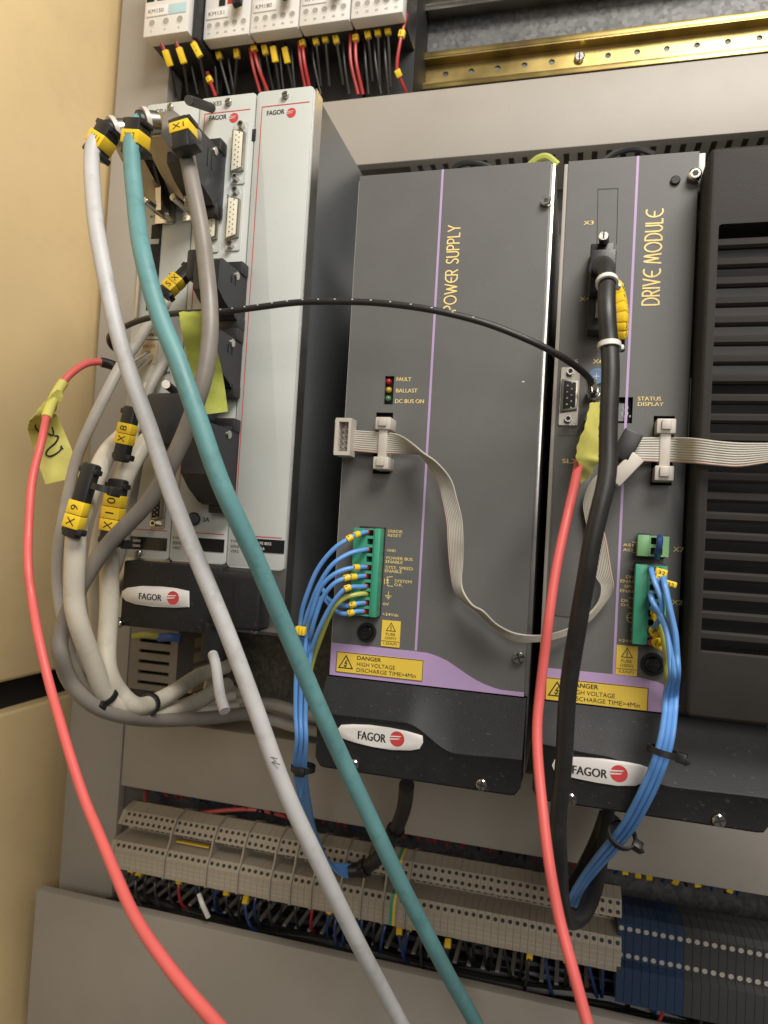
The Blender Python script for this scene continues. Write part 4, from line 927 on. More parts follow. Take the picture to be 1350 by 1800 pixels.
# --- grey and teal cables in bright metal hoods
def metal_hood(parent, xc, w, zt, zb):
    x0, x1 = xc - w / 2, xc + w / 2; m = MB()
    pr = [(-2, zb), (-2, zt), (-26, zt + 1), (-42, zt - 1), (-52, zt - 8), (-52, zt - 22), (-40, zt - 27), (-27, zt - 34), (-17, zb + 6), (-12, zb)]
    add_prismX(m, pr, x0, x1, 1.8); o = m.build('metal_hood', 'dull_metal', parent, angle=40)
    for z in (zt + 1, zb - 2):
        MB().cyl((xc, -2, z), (xc, -26, z), 2.4, n=14, bev=.5).build('thumb_screw', 'nickel', o)
    m = MB(); add_prismX(m, [(-4, zb + 2), (-4, zb - 6), (-20, zb - 6), (-22, zb + 8), (-30, zb + 18), (-28, zb + 20), (-18, zb + 9)], x1 - 3, x1 + .9, .5); m.build('clamp_plate', 'nickel', o)
    c = MB(); c.cyl((x1 - .5, -24, zb + 22), (x1 + 2, -24, zb + 22), 2.6, n=14, bev=.4); c.cyl((x1 - .5, -34, zt - 6), (x1 + 1.6, -34, zt - 6), 2.4, n=14, bev=.4); c.build('hood_screw', 'nickel', o)
    MB().box(x0 + 1, x1 - 1, -4, -1.2, zb - 7, zt + 4, .4).build('plug_base', 'nickel', o)
    return o
D = 9.4
def cable(name, label, cat, dia, pts, m, group=None, n=16, sub=8):
    t = thing(name, pts[0], label, cat, group); s_ = spline(pts, sub); ph = random.uniform(0, 9)
    s_ = [p + Vector((math.sin(i * .23 + ph), math.sin(i * .31 + 2 * ph), math.sin(i * .19 + 3 * ph))) * (.05 * dia) for i, p in enumerate(s_)]
    MB().sweep(s_, dia / 2, n).build('sheath', m, t); return t
GD_ = 8.7
gp = cpts(GD_, [(207, 230, 26.4), (188, 233, 26.6), (168, 250, 26.9), (161, 290, 27.3), (163, 340, 27.8), (172, 420, 28.6), (197, 540, 29.3), (227, 650, 29.5), (262, 755, 29.6), (299, 860, 29.8), (354, 1000, 30), (405, 1130, 30), (452, 1250, 30), (506, 1400, 30), (566, 1530, 29.6), (628, 1655, 28.5), (690, 1770, 27), (740, 1860, 26)])
gc = cable('signal_cable', 'long grey round cable hanging from a metal hood, beside the teal cable', 'cable', GD_, gp, 'cable_grey')
tp = cpts(D, [(262, 216, 29), (246, 216, 29.2), (235, 236, 29.6), (231, 280, 30), (238, 360, 31), (253, 450, 32.5), (281, 560, 33.5), (314, 640, 34), (350, 735, 34.4), (391, 860, 34.4), (456, 1000, 33), (505, 1110, 32), (560, 1240, 31), (615, 1365, 30), (697, 1540, 29), (757, 1650, 28), (800, 1735, 27), (850, 1830, 26)])
tc_ = cable('signal_cable', 'long teal green round cable hanging from a metal hood and crossing the front', 'cable', D, tp, 'cable_teal')
for t_, (hx_, hy_) in ((gc, (212, 226)), (tc_, (264, 218))):
    hp = P(hx_, hy_, -50); metal_hood(t_, hp.x + 2.5, 15, hp.z + 13, hp.z - 30)
for t, pts in ((gc, gp), (tc_, tp)):
    d = (pts[1] - pts[0]).normalized(); MB().ring(pts[0] + d * 1.0, d, 4.6, 8.2, 2.6, 26).build('collar_ring', 'conn_ivory', t)
    MB().cyl(pts[0] - d * 5, pts[0] + d * 1.5, 6.2, 6.8, 20).build('neck', 'dull_metal', t)
    MB().ring(pts[0] + d * 3, d, 4.5, 6.6, 3, 20).build('boot', 'black_plastic', t)
def px_marker(parent, a, c, da, dc, chars, L, W, T, yl, along=True, shift=0, up=6.0):
    pa, pc = PD(a[0], a[1], da), PD(c[0], c[1], dc); d = pc - pa; n = TOCAM.copy()
    return marker(parent, (pa + pc) / 2 + n * up * 0, d, chars, L or d.length, W, T, yl, along=along, shift=shift)
px_marker(gc, (196, 222), (164, 276), 402, 404, ['X11'], None, 11.5, 11.5, 7.5, False, 1)
px_marker(tc_, (244, 212), (236, 275), 393, 395, ['X12'], None, 11.5, 11.5, 7.5, False, 1)
g = MB(); pm = PD(481, 1338, GD_ * FPX / 30 - GD_ / 2 - .6)
g.sweep([pm + Vector(q) for q in ((-3, 0, 2), (2, 0, 1.5), (-1, 0, -.5), (3.5, 0, -1.2))], .28, 5); g.build('pen_mark', 'print_faint', gc)
# --- brown grey cable with black hood on the second panel
BD = 9.2
bp_ = cpts(BD, [(343, 240, 27.2), (332, 236, 27.5), (327, 255, 27.8), (333, 300, 28.2), (347, 370, 28.8), (360, 440, 29.3), (368, 520, 30), (366, 600, 30.5), (355, 680, 30.5), (322, 770, 30), (263, 877, 29.5), (188, 962, 29), (137, 1040, 29), (108, 1110, 29), (107, 1155, 29), (124, 1200, 28.5), (165, 1238, 28), (220, 1258, 27), (290, 1266, 25), (380, 1262, 23), (460, 1250, 22)])
bc_ = cable('signal_cable', 'brownish grey round cable from a black hood looping down to the left', 'cable', BD, bp_, 'cable_brown')
def black_hood(parent, px0, px1, py0, py1, Y0, Y1, notch=True, ribs=True):
    """angled plastic hood seen from its right side"""
    xr = P(px1, (py0 + py1) / 2, -8).x; xl = P(px0, (py0 + py1) / 2, -8).x
    z1 = P((px0 + px1) / 2, py0, Y1).z; z0 = P((px0 + px1) / 2, py1, Y1).z
    xm = xr - 17
    H_ = z1 - z0; pr = [(-2, z0), (-2, z1), (-12, z1), (-13, z1 - 2.5), (Y1 + 3, z1 - 2.5), (Y1, z1 - 5), (Y1, z0 + H_ * .34), (Y1 + 9, z0 + H_ * .18), (-16, z0 + 2), (-14, z0)]
    m = MB(); add_prismX(m, pr, xm, xr, 1.0); o = m.build('plastic_hood', 'hood_black', parent, angle=40)
    if ribs:
        g = MB()
        for k in range(2): g.box(xr - .1, xr + .5, Y1 * .45 - k * 5 - .5, Y1 * .45 - k * 5 + .5, z0 + 20, z1 - 8)
        g.build('grip_ribs', 'black_gloss', o)
    MB().cyl((xr - .3, -16, z1 - 6), (xr + .9, -16, z1 - 6), 2.6, n=14, bev=.3).build('hood_screw', 'nickel', o)
    MB().box(xm + 2, xr - 2, -5, -1.2, z0 - 4, z1 + 4, .4).build('plug_flange', 'dull_metal', o)
    for zz_ in (z0 - 5, z1 - 3): MB().box(xm + 4, xr + 1.2, -12, -3, zz_, zz_ + 8, .8).build('side_lug', 'black_plastic', o)
    return o, xm, xr, z0, z1
h1 = black_hood(bc_, 352, 390, 203, 318, -3, -42)
MB().cyl(P(372, 190, -6), P(332, 176, -42), 2.9, n=16, bev=.5).build('thumb_screw', 'charcoal', bc_)
MB().cyl(P(332, 176, -42), P(331.4, 175.8, -42.6), 2.6, n=16).build('screw_end', 'dull_metal', bc_)
px_marker(bc_, (322, 213), (326, 268), 398, 396, ['X1'], None, 12, 11, 6.5, False, -3)
# --- small hoods lower on the second panel
mp = cpts(6.6, [(352, 470, 17.2), (340, 483, 17.3), (303, 523, 17.6), (267, 563, 18), (237, 608, 18.5), (207, 653, 19), (163, 740, 19.5), (133, 813, 19.3), (114, 890, 19), (103, 960, 18.6), (101, 1030, 18.2), (110, 1100, 18), (130, 1165, 17.5), (165, 1215, 17), (230, 1245, 16.5), (330, 1250, 16), (420, 1240, 15.6)])
mc = cable('signal_cable', 'thin dull grey cable from the hood below the brown cable, looping far left', 'cable', 6.6, mp, 'cable_dull')
black_hood(mc, 376, 427, 442, 538, -3, -38)
MB().box(P(340, 490, -20).x, P(362, 490, -20).x, -30, -2, P(350, 500, -20).z, P(350, 448, -20).z, 2).build('hood_nose', 'hood_black', mc)
px_marker(mc, (338, 470), (286, 520), 434, 430, 'X5', None, 8.5, 8, 11, False, 3)
c3 = cpts(6.0, [(395, 690, 17), (372, 660, 17), (345, 668, 17), (305, 625, 17), (280, 650, 17), (265, 690, 17), (255, 740, 17), (250, 800, 17), (235, 880, 17), (215, 980, 17), (170, 1080, 16.5), (165, 1150, 16.5), (190, 1215, 16), (260, 1250, 15.6), (350, 1262, 15)])
c3 = cpts(6.0, [(305, 622, 16), (290, 634, 16.2), (275, 660, 16.4), (262, 690, 16.6), (252, 730, 16.6), (247, 790, 16.6), (232, 880, 16.6), (212, 980, 16.4), (175, 1080, 16), (167, 1150, 16), (190, 1215, 15.6), (260, 1250, 15.2), (350, 1262, 15)])
sc_ = cable('signal_cable', 'thin pale grey cable with worn print curling behind the big grey cable', 'cable', 6.0, c3, 'cable_dull')
ph = thing('cable_plug', P(400, 620, -10), 'small black plug hood under the green tape flag', 'plug')
black_hood(ph, 380, 418, 570, 668, -3, -34)
# --- X8 / X9 / X10 cream cables with the large black plug
lp = cpts(11, [(330, 748, 31), (312, 752, 31.5), (287, 757, 32), (253, 783, 32.5), (226, 822, 33), (212, 865, 33), (200, 930, 33), (194, 985, 33), (191, 1050, 33), (189, 1117, 33), (192, 1180, 33), (207, 1217, 32.5), (233, 1237, 32), (262, 1238, 31), (300, 1221, 29), (350, 1188, 26), (400, 1170, 25)])
xc = cable('signal_cable', 'thick cream cable with the sleeve reading X10', 'cable', 11, lp, 'cable_cream', 'thick cream cables looping at the rack foot')
hd, xm, xr, z0, z1 = black_hood(xc, 350, 410, 735, 885, -3, -40, ribs=False)
MB().box(P(283, 730, -22).x, xm + 3, -40, -4, P(330, 790, -22).z, P(330, 700, -22).z, 3).build('plug_block', 'hood_black', xc)
MB().cyl(P(310, 690, -12), P(292, 676, -40), 2.6, n=14, bev=.5).build('thumb_screw', 'black_plastic', xc)
MB().cyl(P(292, 676, -40), P(291.5, 675.5, -41), 2.5, n=14).build('screw_end', 'dull_metal', xc)
px_marker(xc, (209, 842), (191, 962), 402, 402, 'X10'[::-1], None, 12, 6.5, 21, False, 0)
xp = cpts(11, [(262, 735, 31), (240, 748, 31.5), (215, 770, 32.5), (188, 799, 33.5), (168, 838, 34.5), (149, 887, 35.5), (136, 939, 36), (129, 985, 36), (131, 1043, 35.5), (143, 1105, 35), (163, 1170, 34), (186, 1222, 33), (225, 1246, 32), (275, 1254, 30), (340, 1235, 27), (400, 1205, 25)])
x9 = cable('signal_cable', 'thick cream cable with the sleeve reading X9', 'cable', 11, xp, 'cable_cream', 'thick cream cables looping at the rack foot')
px_marker(x9, (163, 815), (124, 945), 372, 370, '9X', None, 10, 6.5, 15, False, 8)
x8p = cpts(7.5, [(262, 680, 20), (250, 715, 21), (238, 745, 21.5), (228, 790, 22), (205, 850, 22), (178, 920, 22), (165, 1000, 22), (168, 1080, 21.5), (178, 1150, 21), (200, 1210, 20), (250, 1240, 19), (330, 1238, 18), (410, 1222, 17)])
x8 = cable('signal_cable', 'cream cable with the sleeve reading X8, half hidden by the big grey cable', 'cable', 7.5, x8p, 'cable_cream')
px_marker(x8, (233, 715), (212, 812), 396, 396, '8X', None, 9.5, 6.5, 12, False, 0)
tie(x9, PD(185, 860, 372), (PD(163, 815, 372) - PD(124, 945, 370)), 6.5, head=Vector((1, -.3, 0)))
for pts, i in ((lp, 13),): tie(xc, pts[i], pts[i + 1] - pts[i - 1], 6.0)
tie(x9, xp[11], xp[12] - xp[10], 6.0)
tie(xc, PD(205, 955, 400), lp[8] - lp[6], 6.4, head=Vector((1, -.2, 0)))
ec = cable('signal_cable', 'short pale cable end hanging out of the gland under the rack badge', 'cable', 6.2, cpts(6.2, [(375, 1150, 18), (378, 1170, 18.5), (386, 1215, 19), (396, 1250, 19.5), (405, 1285, 18)][:4]), 'cable_grey')
for k, (yy, w) in enumerate(((1262, 15), (1255, 14), (1275, 15), (1246, 13))):
    pts = [P(330 + k * 10, yy - 20 - k * 8, 90 + 8 * k), P(400, yy - 10 - 8 * k, 95 + 10 * k), P(470, yy - 24 + 6 * k, 110 + 10 * k), P(530, yy - 10 + 8 * k, 120 + 8 * k), P(590, yy + 4 + 6 * k, 130 + 4 * k)]
    cable('signal_cable', 'dim dull cable of the bunch running behind the rack foot', 'cable', 9, pts, 'cable_dull', 'cables running behind the rack foot')
# --- red optical cables and their tape
RD = 4.6
rp = cpts(RD, [(222, 652, 12.2), (200, 643, 12.2), (178, 637, 12.3), (150, 640, 12.5), (120, 660, 12.8), (100, 690, 13), (83, 730, 13.4), (71, 780, 13.8), (60, 830, 14), (53, 880, 14.2), (49, 940, 14.4), (50, 1000, 14.8), (56, 1050, 15), (68, 1120, 15.6), (88, 1210, 16.2), (112, 1290, 17), (148, 1400, 18), (166, 1450, 18.6), (205, 1540, 20), (245, 1625, 21.5), (300, 1705, 23), (378, 1795, 25), (440, 1870, 27)])
rc = cable('optical_cable', 'coral red optical cable arching out of the rack along the cream wall', 'cable', RD, rp, 'cable_red')
sleeve(rc, rp, 0.0, .095, 3.3, 'black_plastic', 'boot')
MB().cyl(P(262, 625, -2), P(225, 652, -24), 3.4, n=14, bev=.4).build('connector', 'nickel', rc)
def tape(name, label, rowsA, rowsB, m, thick=.25, cat='tape'):   # wavy strip between two edges, with thickness
    A = spline(rowsA, 8); B = spline(rowsB, 8); k = 5; vs = []; fs = []
    n = len(A); nor = []
    for i in range(n):
        t = (A[min(i + 1, n - 1)] - A[max(i - 1, 0)]); w = B[i] - A[i]; v = t.cross(w); v.normalize(); nor.append(v)
    for s in (-.5, .5):
        for i in range(n):
            for j in range(k + 1):
                f = j / k; wob = .6 * math.sin(i * .9 + j * 1.3) * math.sin(i * .37 + 2.1 * j)
                vs.append(A[i].lerp(B[i], f) + nor[i] * (s * thick + wob))
    K = k + 1; N = n * K
    for i in range(n - 1):
        for j in range(k):
            a = i * K + j; fs += [(a, a + 1, a + K + 1, a + K), (N + a + K, N + a + K + 1, N + a + 1, N + a)]
    for i in range(n - 1):
        for j in (0, k): a = i * K + j; fs.append((a, a + K, N + a + K, N + a) if j == 0 else (N + a, N + a + K, a + K, a))
    for j in range(k): fs += [(j, N + j, N + j + 1, j + 1), (N - K + j, N - K + j + 1, 2 * N - K + j + 1, 2 * N - K + j)]
    mb = MB().add(vs, fs); o = mb.build(name, m, None, angle=60); tag(o, label, cat); return o, A, B, nor
z5 = lambda a, c: (a * .17778, 560 + c * .17778)
def d5(a, c, dep): return PD(*z5(a, c), dep)
A = [d5(560, 700, 432), d5(500, 760, 430), d5(420, 850, 428), d5(340, 950, 424), d5(285, 1030, 424), d5(278, 1100, 436), d5(320, 1250, 444), d5(385, 1450, 446), d5(450, 1640, 446)]
B = [d5(625, 720, 436), d5(610, 800, 436), d5(570, 880, 436), d5(520, 950, 438), d5(545, 940, 446), d5(580, 990, 450), d5(650, 1150, 452), d5(740, 1370, 452), d5(800, 1560, 450)]
o, TA, TB, TN = tape('tape_flag', 'yellow masking tape flag with black handwriting wrapped on the red cable by the wall', A, B, 'tape_yellow')
sleeve(o, [q for q in rp[4:8]], .16, .72, 3.1, 'tape_yellow', 'tape_wrap')
# handwriting on the flag: strokes laid on the tape surface
g = MB()
def on_tape(a, c):
    p = PD(*z5(a, c), 446); best = min(range(len(TA)), key=lambda i: ((TA[i] + TB[i]) / 2 - p).length)
    n = TN[best]; q = TA[best]
    r = p - Vector((0, CAMY, 0)); r.normalize(); cam_o = Vector((0, CAMY, 0)); t = (q - cam_o).dot(n) / r.dot(n)
    return cam_o + r * t + (n if n.dot(r) < 0 else -n) * .7
pl = [[(345, 1000), (340, 1050), (365, 1100), (400, 1120)], [(505, 1065), (522, 1110), (520, 1150), (470, 1130)], [(535, 1155), (575, 1165), (545, 1230), (480, 1290), (455, 1340), (490, 1362), (550, 1340), (600, 1300), (610, 1255)], [(600, 1265), (625, 1290)]]
for s in pl:
    pts = [on_tape(*q) for q in s]
    g.sweep(spline(pts, 4), .55, 5)
g.build('handwriting', 'print_black', o)
rp2 = cpts(RD, [(1040, 745, 14.6), (1033, 775, 15.2), (1022, 800, 15.8), (1010, 850, 16.6), (996, 910, 17.2), (980, 990, 17.6), (966, 1080, 17.8), (955, 1160, 17.8), (948, 1230, 17.8), (945, 1290, 18), (947, 1360, 18.4), (955, 1440, 19), (968, 1530, 19.6), (985, 1620, 20), (1005, 1700, 20.5), (1030, 1790, 21), (1055, 1870, 21.5)])
r2 = cable('optical_cable', 'coral red optical cable hanging from the drive module beside the thick black cable', 'cable', RD, rp2, 'cable_red')
z3 = lambda a, c: (940 + a * .3037, 560 + c * .3037)
d3 = lambda a, c, dep: PD(*z3(a, c), dep)
A = [d3(318, 490, 372), d3(300, 590, 362), d3(265, 690, 352), d3(238, 790, 345), d3(250, 830, 346), d3(262, 890, 356), d3(258, 955, 364)]
B = [d3(380, 480, 378), d3(372, 590, 374), d3(370, 680, 372), d3(370, 780, 372), d3(368, 830, 373), d3(340, 870, 373), d3(310, 925, 372)]
o, *_ = tape('tape_flag', 'folded yellow tape on the red cable at the drive module port', A, B, 'tape_yellow')
sleeve(o, rp2[0:4], .05, .62, 3.2, 'tape_yellow', 'tape_wrap')
# --- black optical cable from drive to rack, green tape flag
bp2 = [P(1043, 695, -10), P(1040, 672, -22), P(1020, 650, -33), P(985, 626, -42), P(930, 598, -50), P(850, 567, -55), P(760, 545, -58), P(670, 533, -58), P(590, 530, -58), P(520, 532, -58), P(455, 540, -57), P(400, 547, -56), P(350, 549, -54), P(300, 552, -50), P(250, 562, -46), P(212, 578, -40), P(192, 592, -30), P(200, 612, -16), P(235, 625, -6)]
ob = thing('optical_cable', bp2[0], 'thin black optical cable arching from the drive module across to the rack', 'cable')
MB().tube(bp2, 1.75, 12, 8).build('sheath', 'cable_black', ob)
s = spline(bp2, 10); gl = MB()
for i in range(52, 118, 4): gl.add([s[i] + Vector((-.5, -1.72, .55)), s[i] + Vector((.5, -1.72, .55)), s[i] + Vector((.5, -1.70, .95)), s[i] + Vector((-.5, -1.70, .95))], [(0, 1, 2, 3)])
gl.build('sheath_print', 'print_white', ob, smooth=False)
MB().cyl(P(1043, 695, -6), bp2[1], 2.9, 2.4, 14).build('connector', 'nickel', ob)
zt = lambda a, c: (20 + a * .3333, 420 + c * .3333)
dt = lambda a, c, Y: P(*zt(a, c), Y)
A = [dt(885, 388, -57), dt(888, 420, -59), dt(905, 520, -56), dt(930, 620, -48), dt(960, 720, -42), dt(995, 820, -37), dt(1032, 925, -34)]
B = [dt(1008, 378, -57), dt(1020, 410, -59), dt(1048, 480, -54), dt(1080, 570, -44), dt(1105, 670, -36), dt(1125, 780, -31), dt(1142, 910, -29)]
tape('tape_flag', 'large green yellow tape flag hanging on the black cable behind the teal cable', A, B, 'tape_green')
# --- thick black feedback cable on the drive
KD = 8.2
kp = cpts(KD, [(1056, 472, 27.2), (1061, 466, 29.0), (1066, 488, 30.2), (1068, 540, 31.2), (1070, 600, 31.6), (1072, 680, 32), (1071, 760, 32.3), (1066, 830, 32.5), (1054, 900, 32.8), (1037, 980, 32.6), (1019, 1070, 32), (1003, 1190, 31), (994, 1280, 30.5), (988, 1360, 30), (983, 1440, 29.6), (982, 1510, 29), (986, 1570, 27.5), (1000, 1618, 26.5), (1025, 1610, 25), (1048, 1560, 24), (1060, 1500, 23), (1068, 1430, 22), (1075, 1380, 21)])
kc = cable('feedback_cable', 'thick black cable plugged into the drive module and looping below its cover', 'cable', KD, kp, 'cable_black', sub=10)
x0, x1 = P(1035, 500, -14).x, P(1080, 500, -14).x
hb = MB().box(x0, x1, -24, -2, P(1058, 512, -24).z, P(1060, 437, -24).z, 1.2); hb = hb.build('plug_hood', 'hood_black', kc)
MB().box(x0, x1 - 1, -14, -1, P(1058, 584, -10).z, P(1060, 432, -10).z, .8).build('plug_body', 'black_plastic', kc)
c = P(1058, 472, -24); MB().ring((c.x, -24.1, c.z), (0, -1, 0), 5.6, 6.6, .5, 24).build('cable_entry', 'black_void', hb)
MB().box(P(1046, 552, -14).x, P(1058, 552, -14).x, -17, -12, P(1052, 562, -14).z, P(1052, 526, -14).z, .8).build('bracket', 'nickel', kc)
o = MB().cyl(P(1062, 428, -6), P(1061, 416, -24), 2.7, n=16, bev=.3).build('thumb_screw', 'black_plastic', kc)
e = P(1061, 416, -24); MB().cyl(e, e + Vector((0, -1, .15)), 2.6, n=16, bev=.2).build('screw_end', 'nickel', o)
g = MB(); line(g, [(e.x, e.z - 2.3), (e.x, e.z + 2.6)], .7, e.y - 1.25); g.build('slot', 'print_black', o, smooth=False)
tie(kc, PD(1067, 497, KD * FPX / 30.5), kp[3] - kp[2], 4.15, 'tie_white', Vector((1, .6, 0)), 2.4); tie(kc, PD(1071, 608, KD * FPX / 31.6), kp[5] - kp[3], 4.15, 'tie_white', Vector((1, .6, 0)), 2.4)
z7 = lambda a, c: (960 + a / 6, 400 + c / 6)
mk = [PD(*z7(730, 550), 353), PD(*z7(752, 590), 352), PD(*z7(790, 760), 349), PD(*z7(808, 900), 347), PD(*z7(805, 1050), 347), PD(*z7(795, 1180), 348), PD(*z7(795, 1300), 352)]
o = MB().tube(mk, 1.6, 8, 5).build('marker_carrier', 'black_plastic', kc)
ms = spline([PD(*z7(752, 590), 352), PD(*z7(790, 760), 348), PD(*z7(808, 900), 346), PD(*z7(805, 1050), 346), PD(*z7(800, 1170), 348)], 10)
for k in range(6):
    i = round(k * (len(ms) - 1) / 6); j = round((k + 1) * (len(ms) - 1) / 6)
    d = (ms[j] - ms[i]); s2 = obox(MB(), (ms[i] + ms[j]) / 2, d, Vector((-.5, -1, 0)), d.length * 1.04, 4.6, 4.8, .7).build('number_sleeve', 'marker_yellow', o)
    g = MB(); text3(g, 'X3 1090'[k] if k != 2 else '1', (ms[i] + ms[j]) / 2 + Vector((.8, -2.6, -1.2)), Vector((.75, .6, 0)).normalized(), Vector((0, 0, 1)), 2.8); g.build('sleeve_print', 'print_black', s2, smooth=False)
# ================================================================== BLUE CONTROL WIRES
def wire(pts, m, label, group, dia=2.7, ferr=None, marks=(), n=10, t=None):
    t = t or thing('control_wire', pts[0], label, 'wire', group)
    MB().tube(pts, dia / 2, n, 7).build('insulation', m, t)
    d = (pts[1] - pts[0]).normalized()
    if ferr: MB().cyl(pts[0] - d * 2.5, pts[0] + d * 4.5, 1.9, n=10, bev=.3).build('ferrule', ferr, t)
    s = spline(pts, 20)
    L = 0; cum = [0]
    for i in range(1, len(s)): L += (s[i] - s[i - 1]).length; cum.append(L)
    for at in marks:
        i = max(1, min(range(len(s) - 1), key=lambda q: abs(cum[q] - at))); d = (s[i + 1] - s[i - 1]).normalized()
        o = MB().cyl(s[i] - d * 1.9, s[i] + d * 1.9, dia * .72, n=12, bev=.3).build('number_sleeve', 'marker_yellow', t)
        g = MB(); w = d.cross(Vector((0, -1, 0))).normalized(); w = w if w.x > 0 else -w; u_ = d if d.x > 0 else -d
        text3(g, random.choice('0235'), s[i] + Vector((0, -dia * .74, 0)) - u_ * .9 - Vector((0, 0, 1.1)), u_, Vector((0, 0, 1)), 2.4, 1.5); g.build('sleeve_print', 'print_black', o, smooth=False)
    return t
B_ = lambda a, c, Y: P(*c8(a, c), Y)
LBL = ['blue wire entering the green plug beside the words ERROR RESET', 'blue wire entering the green plug beside the word GND', 'blue wire entering the green plug beside the words SYST. SPEED ENABLE', 'blue wire entering the green plug just below the SYST. SPEED one', 'blue wire entering the green plug just above the green yellow wire']
GRP = 'blue wires of the wide module'
tail = [[(132, 640), (125, 720), (113, 900), (112, 1060), (118, 1180)], [(148, 650), (140, 730), (127, 900), (124, 1060), (130, 1180)], [(165, 660), (158, 740), (140, 900), (136, 1060), (140, 1180)], [(180, 700), (172, 780), (154, 900), (148, 1060), (152, 1180)], [(186, 760), (176, 830), (168, 910), (160, 1060), (163, 1180)]]
def tail_pts(k):
    o = [B_(a, c, -16 + (k % 2) * 3) for a, c in tail[k]]
    dx = (k - 2) * 3.6
    return o + [P(527 + dx * 1.3, 1350, -4), P(536 + dx, 1410, 20), P(548 + dx, 1465, 60), P(572 + dx * .5, 1512, 90), P(605, 1530 + dx * 1.3, 105), P(640, 1528 + dx, 112)]
heads = [[(478, 152, -9), (440, 160, -18), (385, 182, -25), (300, 240, -28), (220, 340, -27), (165, 470, -24), (140, 560, -20)],
         [(480, 240, -9), (440, 245, -18), (370, 265, -24), (290, 320, -27), (225, 420, -25), (180, 530, -21), (158, 600, -18)],
         [(475, 328, -9), (420, 330, -20), (350, 342, -26), (280, 380, -28), (225, 450, -26), (190, 560, -22), (172, 620, -18)],
         [(470, 372, -9), (420, 375, -19), (350, 385, -25), (290, 420, -27), (240, 490, -25), (205, 590, -22), (188, 660, -18)],
         [(470, 424, -9), (430, 426, -19), (385, 428, -26), (340, 450, -28), (280, 530, -26), (225, 640, -22), (196, 720, -18)]]
for k, h in enumerate(heads):
    wire([B_(*p) for p in h] + tail_pts(k), 'wire_blue', LBL[k], GRP, 2.7, 'ferrule_red', {0: (14, 19), 2: (13,), 3: (14, 18), 4: (20,)}.get(k, ()))
for h, mk_ in (([(470, 506, -9), (420, 508, -18), (360, 520, -20), (310, 510, -14), (265, 480, -8), (245, 440, -4), (210, 470, -6), (180, 560, -10)], (13,)), ([(465, 548, -9), (410, 548, -18), (355, 560, -20), (310, 545, -16), (275, 510, -10), (240, 480, -8), (205, 530, -8), (182, 600, -10)], (13,))):
    wire([B_(*p) for p in h] + [B_(170, 680, -10), B_(150, 800, -8), B_(140, 950, -8), B_(142, 1180, -6), P(530, 1400, 10)], 'wire_blue', 'blue control wire hooking under the others at the green plug of the wide module', 'lower hooked blue wires', 2.7, 'ferrule_red', mk_)
wire([B_(*p) for p in ((468, 463, -9), (430, 462, -19), (360, 478, -24), (305, 525, -24), (270, 590, -20), (235, 680, -14), (200, 780, -8), (170, 900, -6))], 'wire_green_yellow', 'green and yellow earth wire among the blue wires of the wide module', None, 2.9)
t = thing('marker_strip', B_(140, 650, -18), 'yellow clip marker on the blue wire bundle of the wide module', 'wire marker')
d = B_(150, 655, -20) - B_(110, 640, -20)
for k in range(3):
    obox(MB(), B_(122 + k * 16, 641 + k * 2, -20), Vector((0, 0, 1)), TOCAM, 5.0, 1.9, 4, .5).build('number_sleeve', 'marker_yellow', t)
bt = thing('cable_tie', P(534, 1350, -4), 'black cable tie round the blue wires above the beige terminals', 'cable tie')
c = P(533, 1350, -4); MB().ring(c - Vector((0, 0, 1.6)), (0, 0, 1), 6.2, 7.4, 3.2, 18).build('band', 'black_plastic', bt)
obox(MB(), c + Vector((1, -7.6, 0)), (0, 0, 1), (0, -1, 0), 5, 6, 4, .8).build('head', 'black_plastic', bt)
sl = [P(715, 1380, 60), P(710, 1420, 85), P(695, 1460, 100), P(672, 1500, 108), P(640, 1526, 111), P(612, 1530, 108)]
o = thing('wire_sleeve', sl[0], 'black sleeving around the blue wires curving up behind the wide module', 'cable sleeve'); MB().tube(sl, lambda f: 5.2, 14, 8).build('sleeve', 'cable_black', o)
tie(o, sl[4], sl[5] - sl[3], 5.6); tie(o, sl[2], sl[3] - sl[1], 5.6)
# drive module wires
C_ = lambda a, c, Y: P(1060 + a / 6, 900 + c / 6, Y)
LD = ['blue wire leaving the narrower module plug at its top way by the yellow sleeves', 'blue wire leaving the narrower module plug beside the words SPEED ENABLE', 'blue wire leaving the narrower module plug just above the yellow ring sleeves', 'blue wire leaving the narrower module plug beside the words DRIVE ENABLE']
GD = 'blue wires of the narrower module'
zz = lambda a, c, dep: PD(900 + a / 3, 1200 + c / 3, dep)
def dtail(k):
    o = (k - 1) * 27
    return [zz(838 + o, 60, 352), zz(832 + o, 160, 348), zz(812 + o * 1.1, 300, 344), zz(770 + o * 1.2, 440, 346), zz(700 + o * 1.25, 600, 352), zz(610 + o * 1.25, 760, 366), zz(520 + o * 1.3, 870, 384), zz(420 + o, 990, 410), zz(350 + o * .8, 1090, 430), zz(315 + o * .7, 1165 + k * 6, 440)]
hd_ = [[(520, 590, -8), (510, 620, -24), (545, 740, -30), (600, 880, -32), (620, 1000, -31), (600, 1120, -28), (550, 1200, -20), (515, 1260, -10)],
       [(640, 690, -12), (640, 720, -30), (670, 850, -35), (700, 1000, -36), (735, 1150, -36), (765, 1300, -36), (780, 1500, -36), (790, 1700, -36)],
       [(505, 850, -8), (505, 880, -26), (530, 960, -30), (610, 1080, -30), (660, 1200, -32), (690, 1350, -34), (710, 1550, -35), (715, 1720, -35)]]
wire([C_(*p) for p in hd_[0]], 'wire_blue', 'short blue jumper wire looping between two ways of the narrower module plug', None, 2.7)
w2 = [C_(*p) for p in hd_[1]]; wire(w2 + dtail(2), 'wire_blue', LD[0], GD, 2.9)
w3 = [C_(*p) for p in hd_[2]]; wire(w3 + dtail(0), 'wire_blue', LD[1], GD, 2.9)
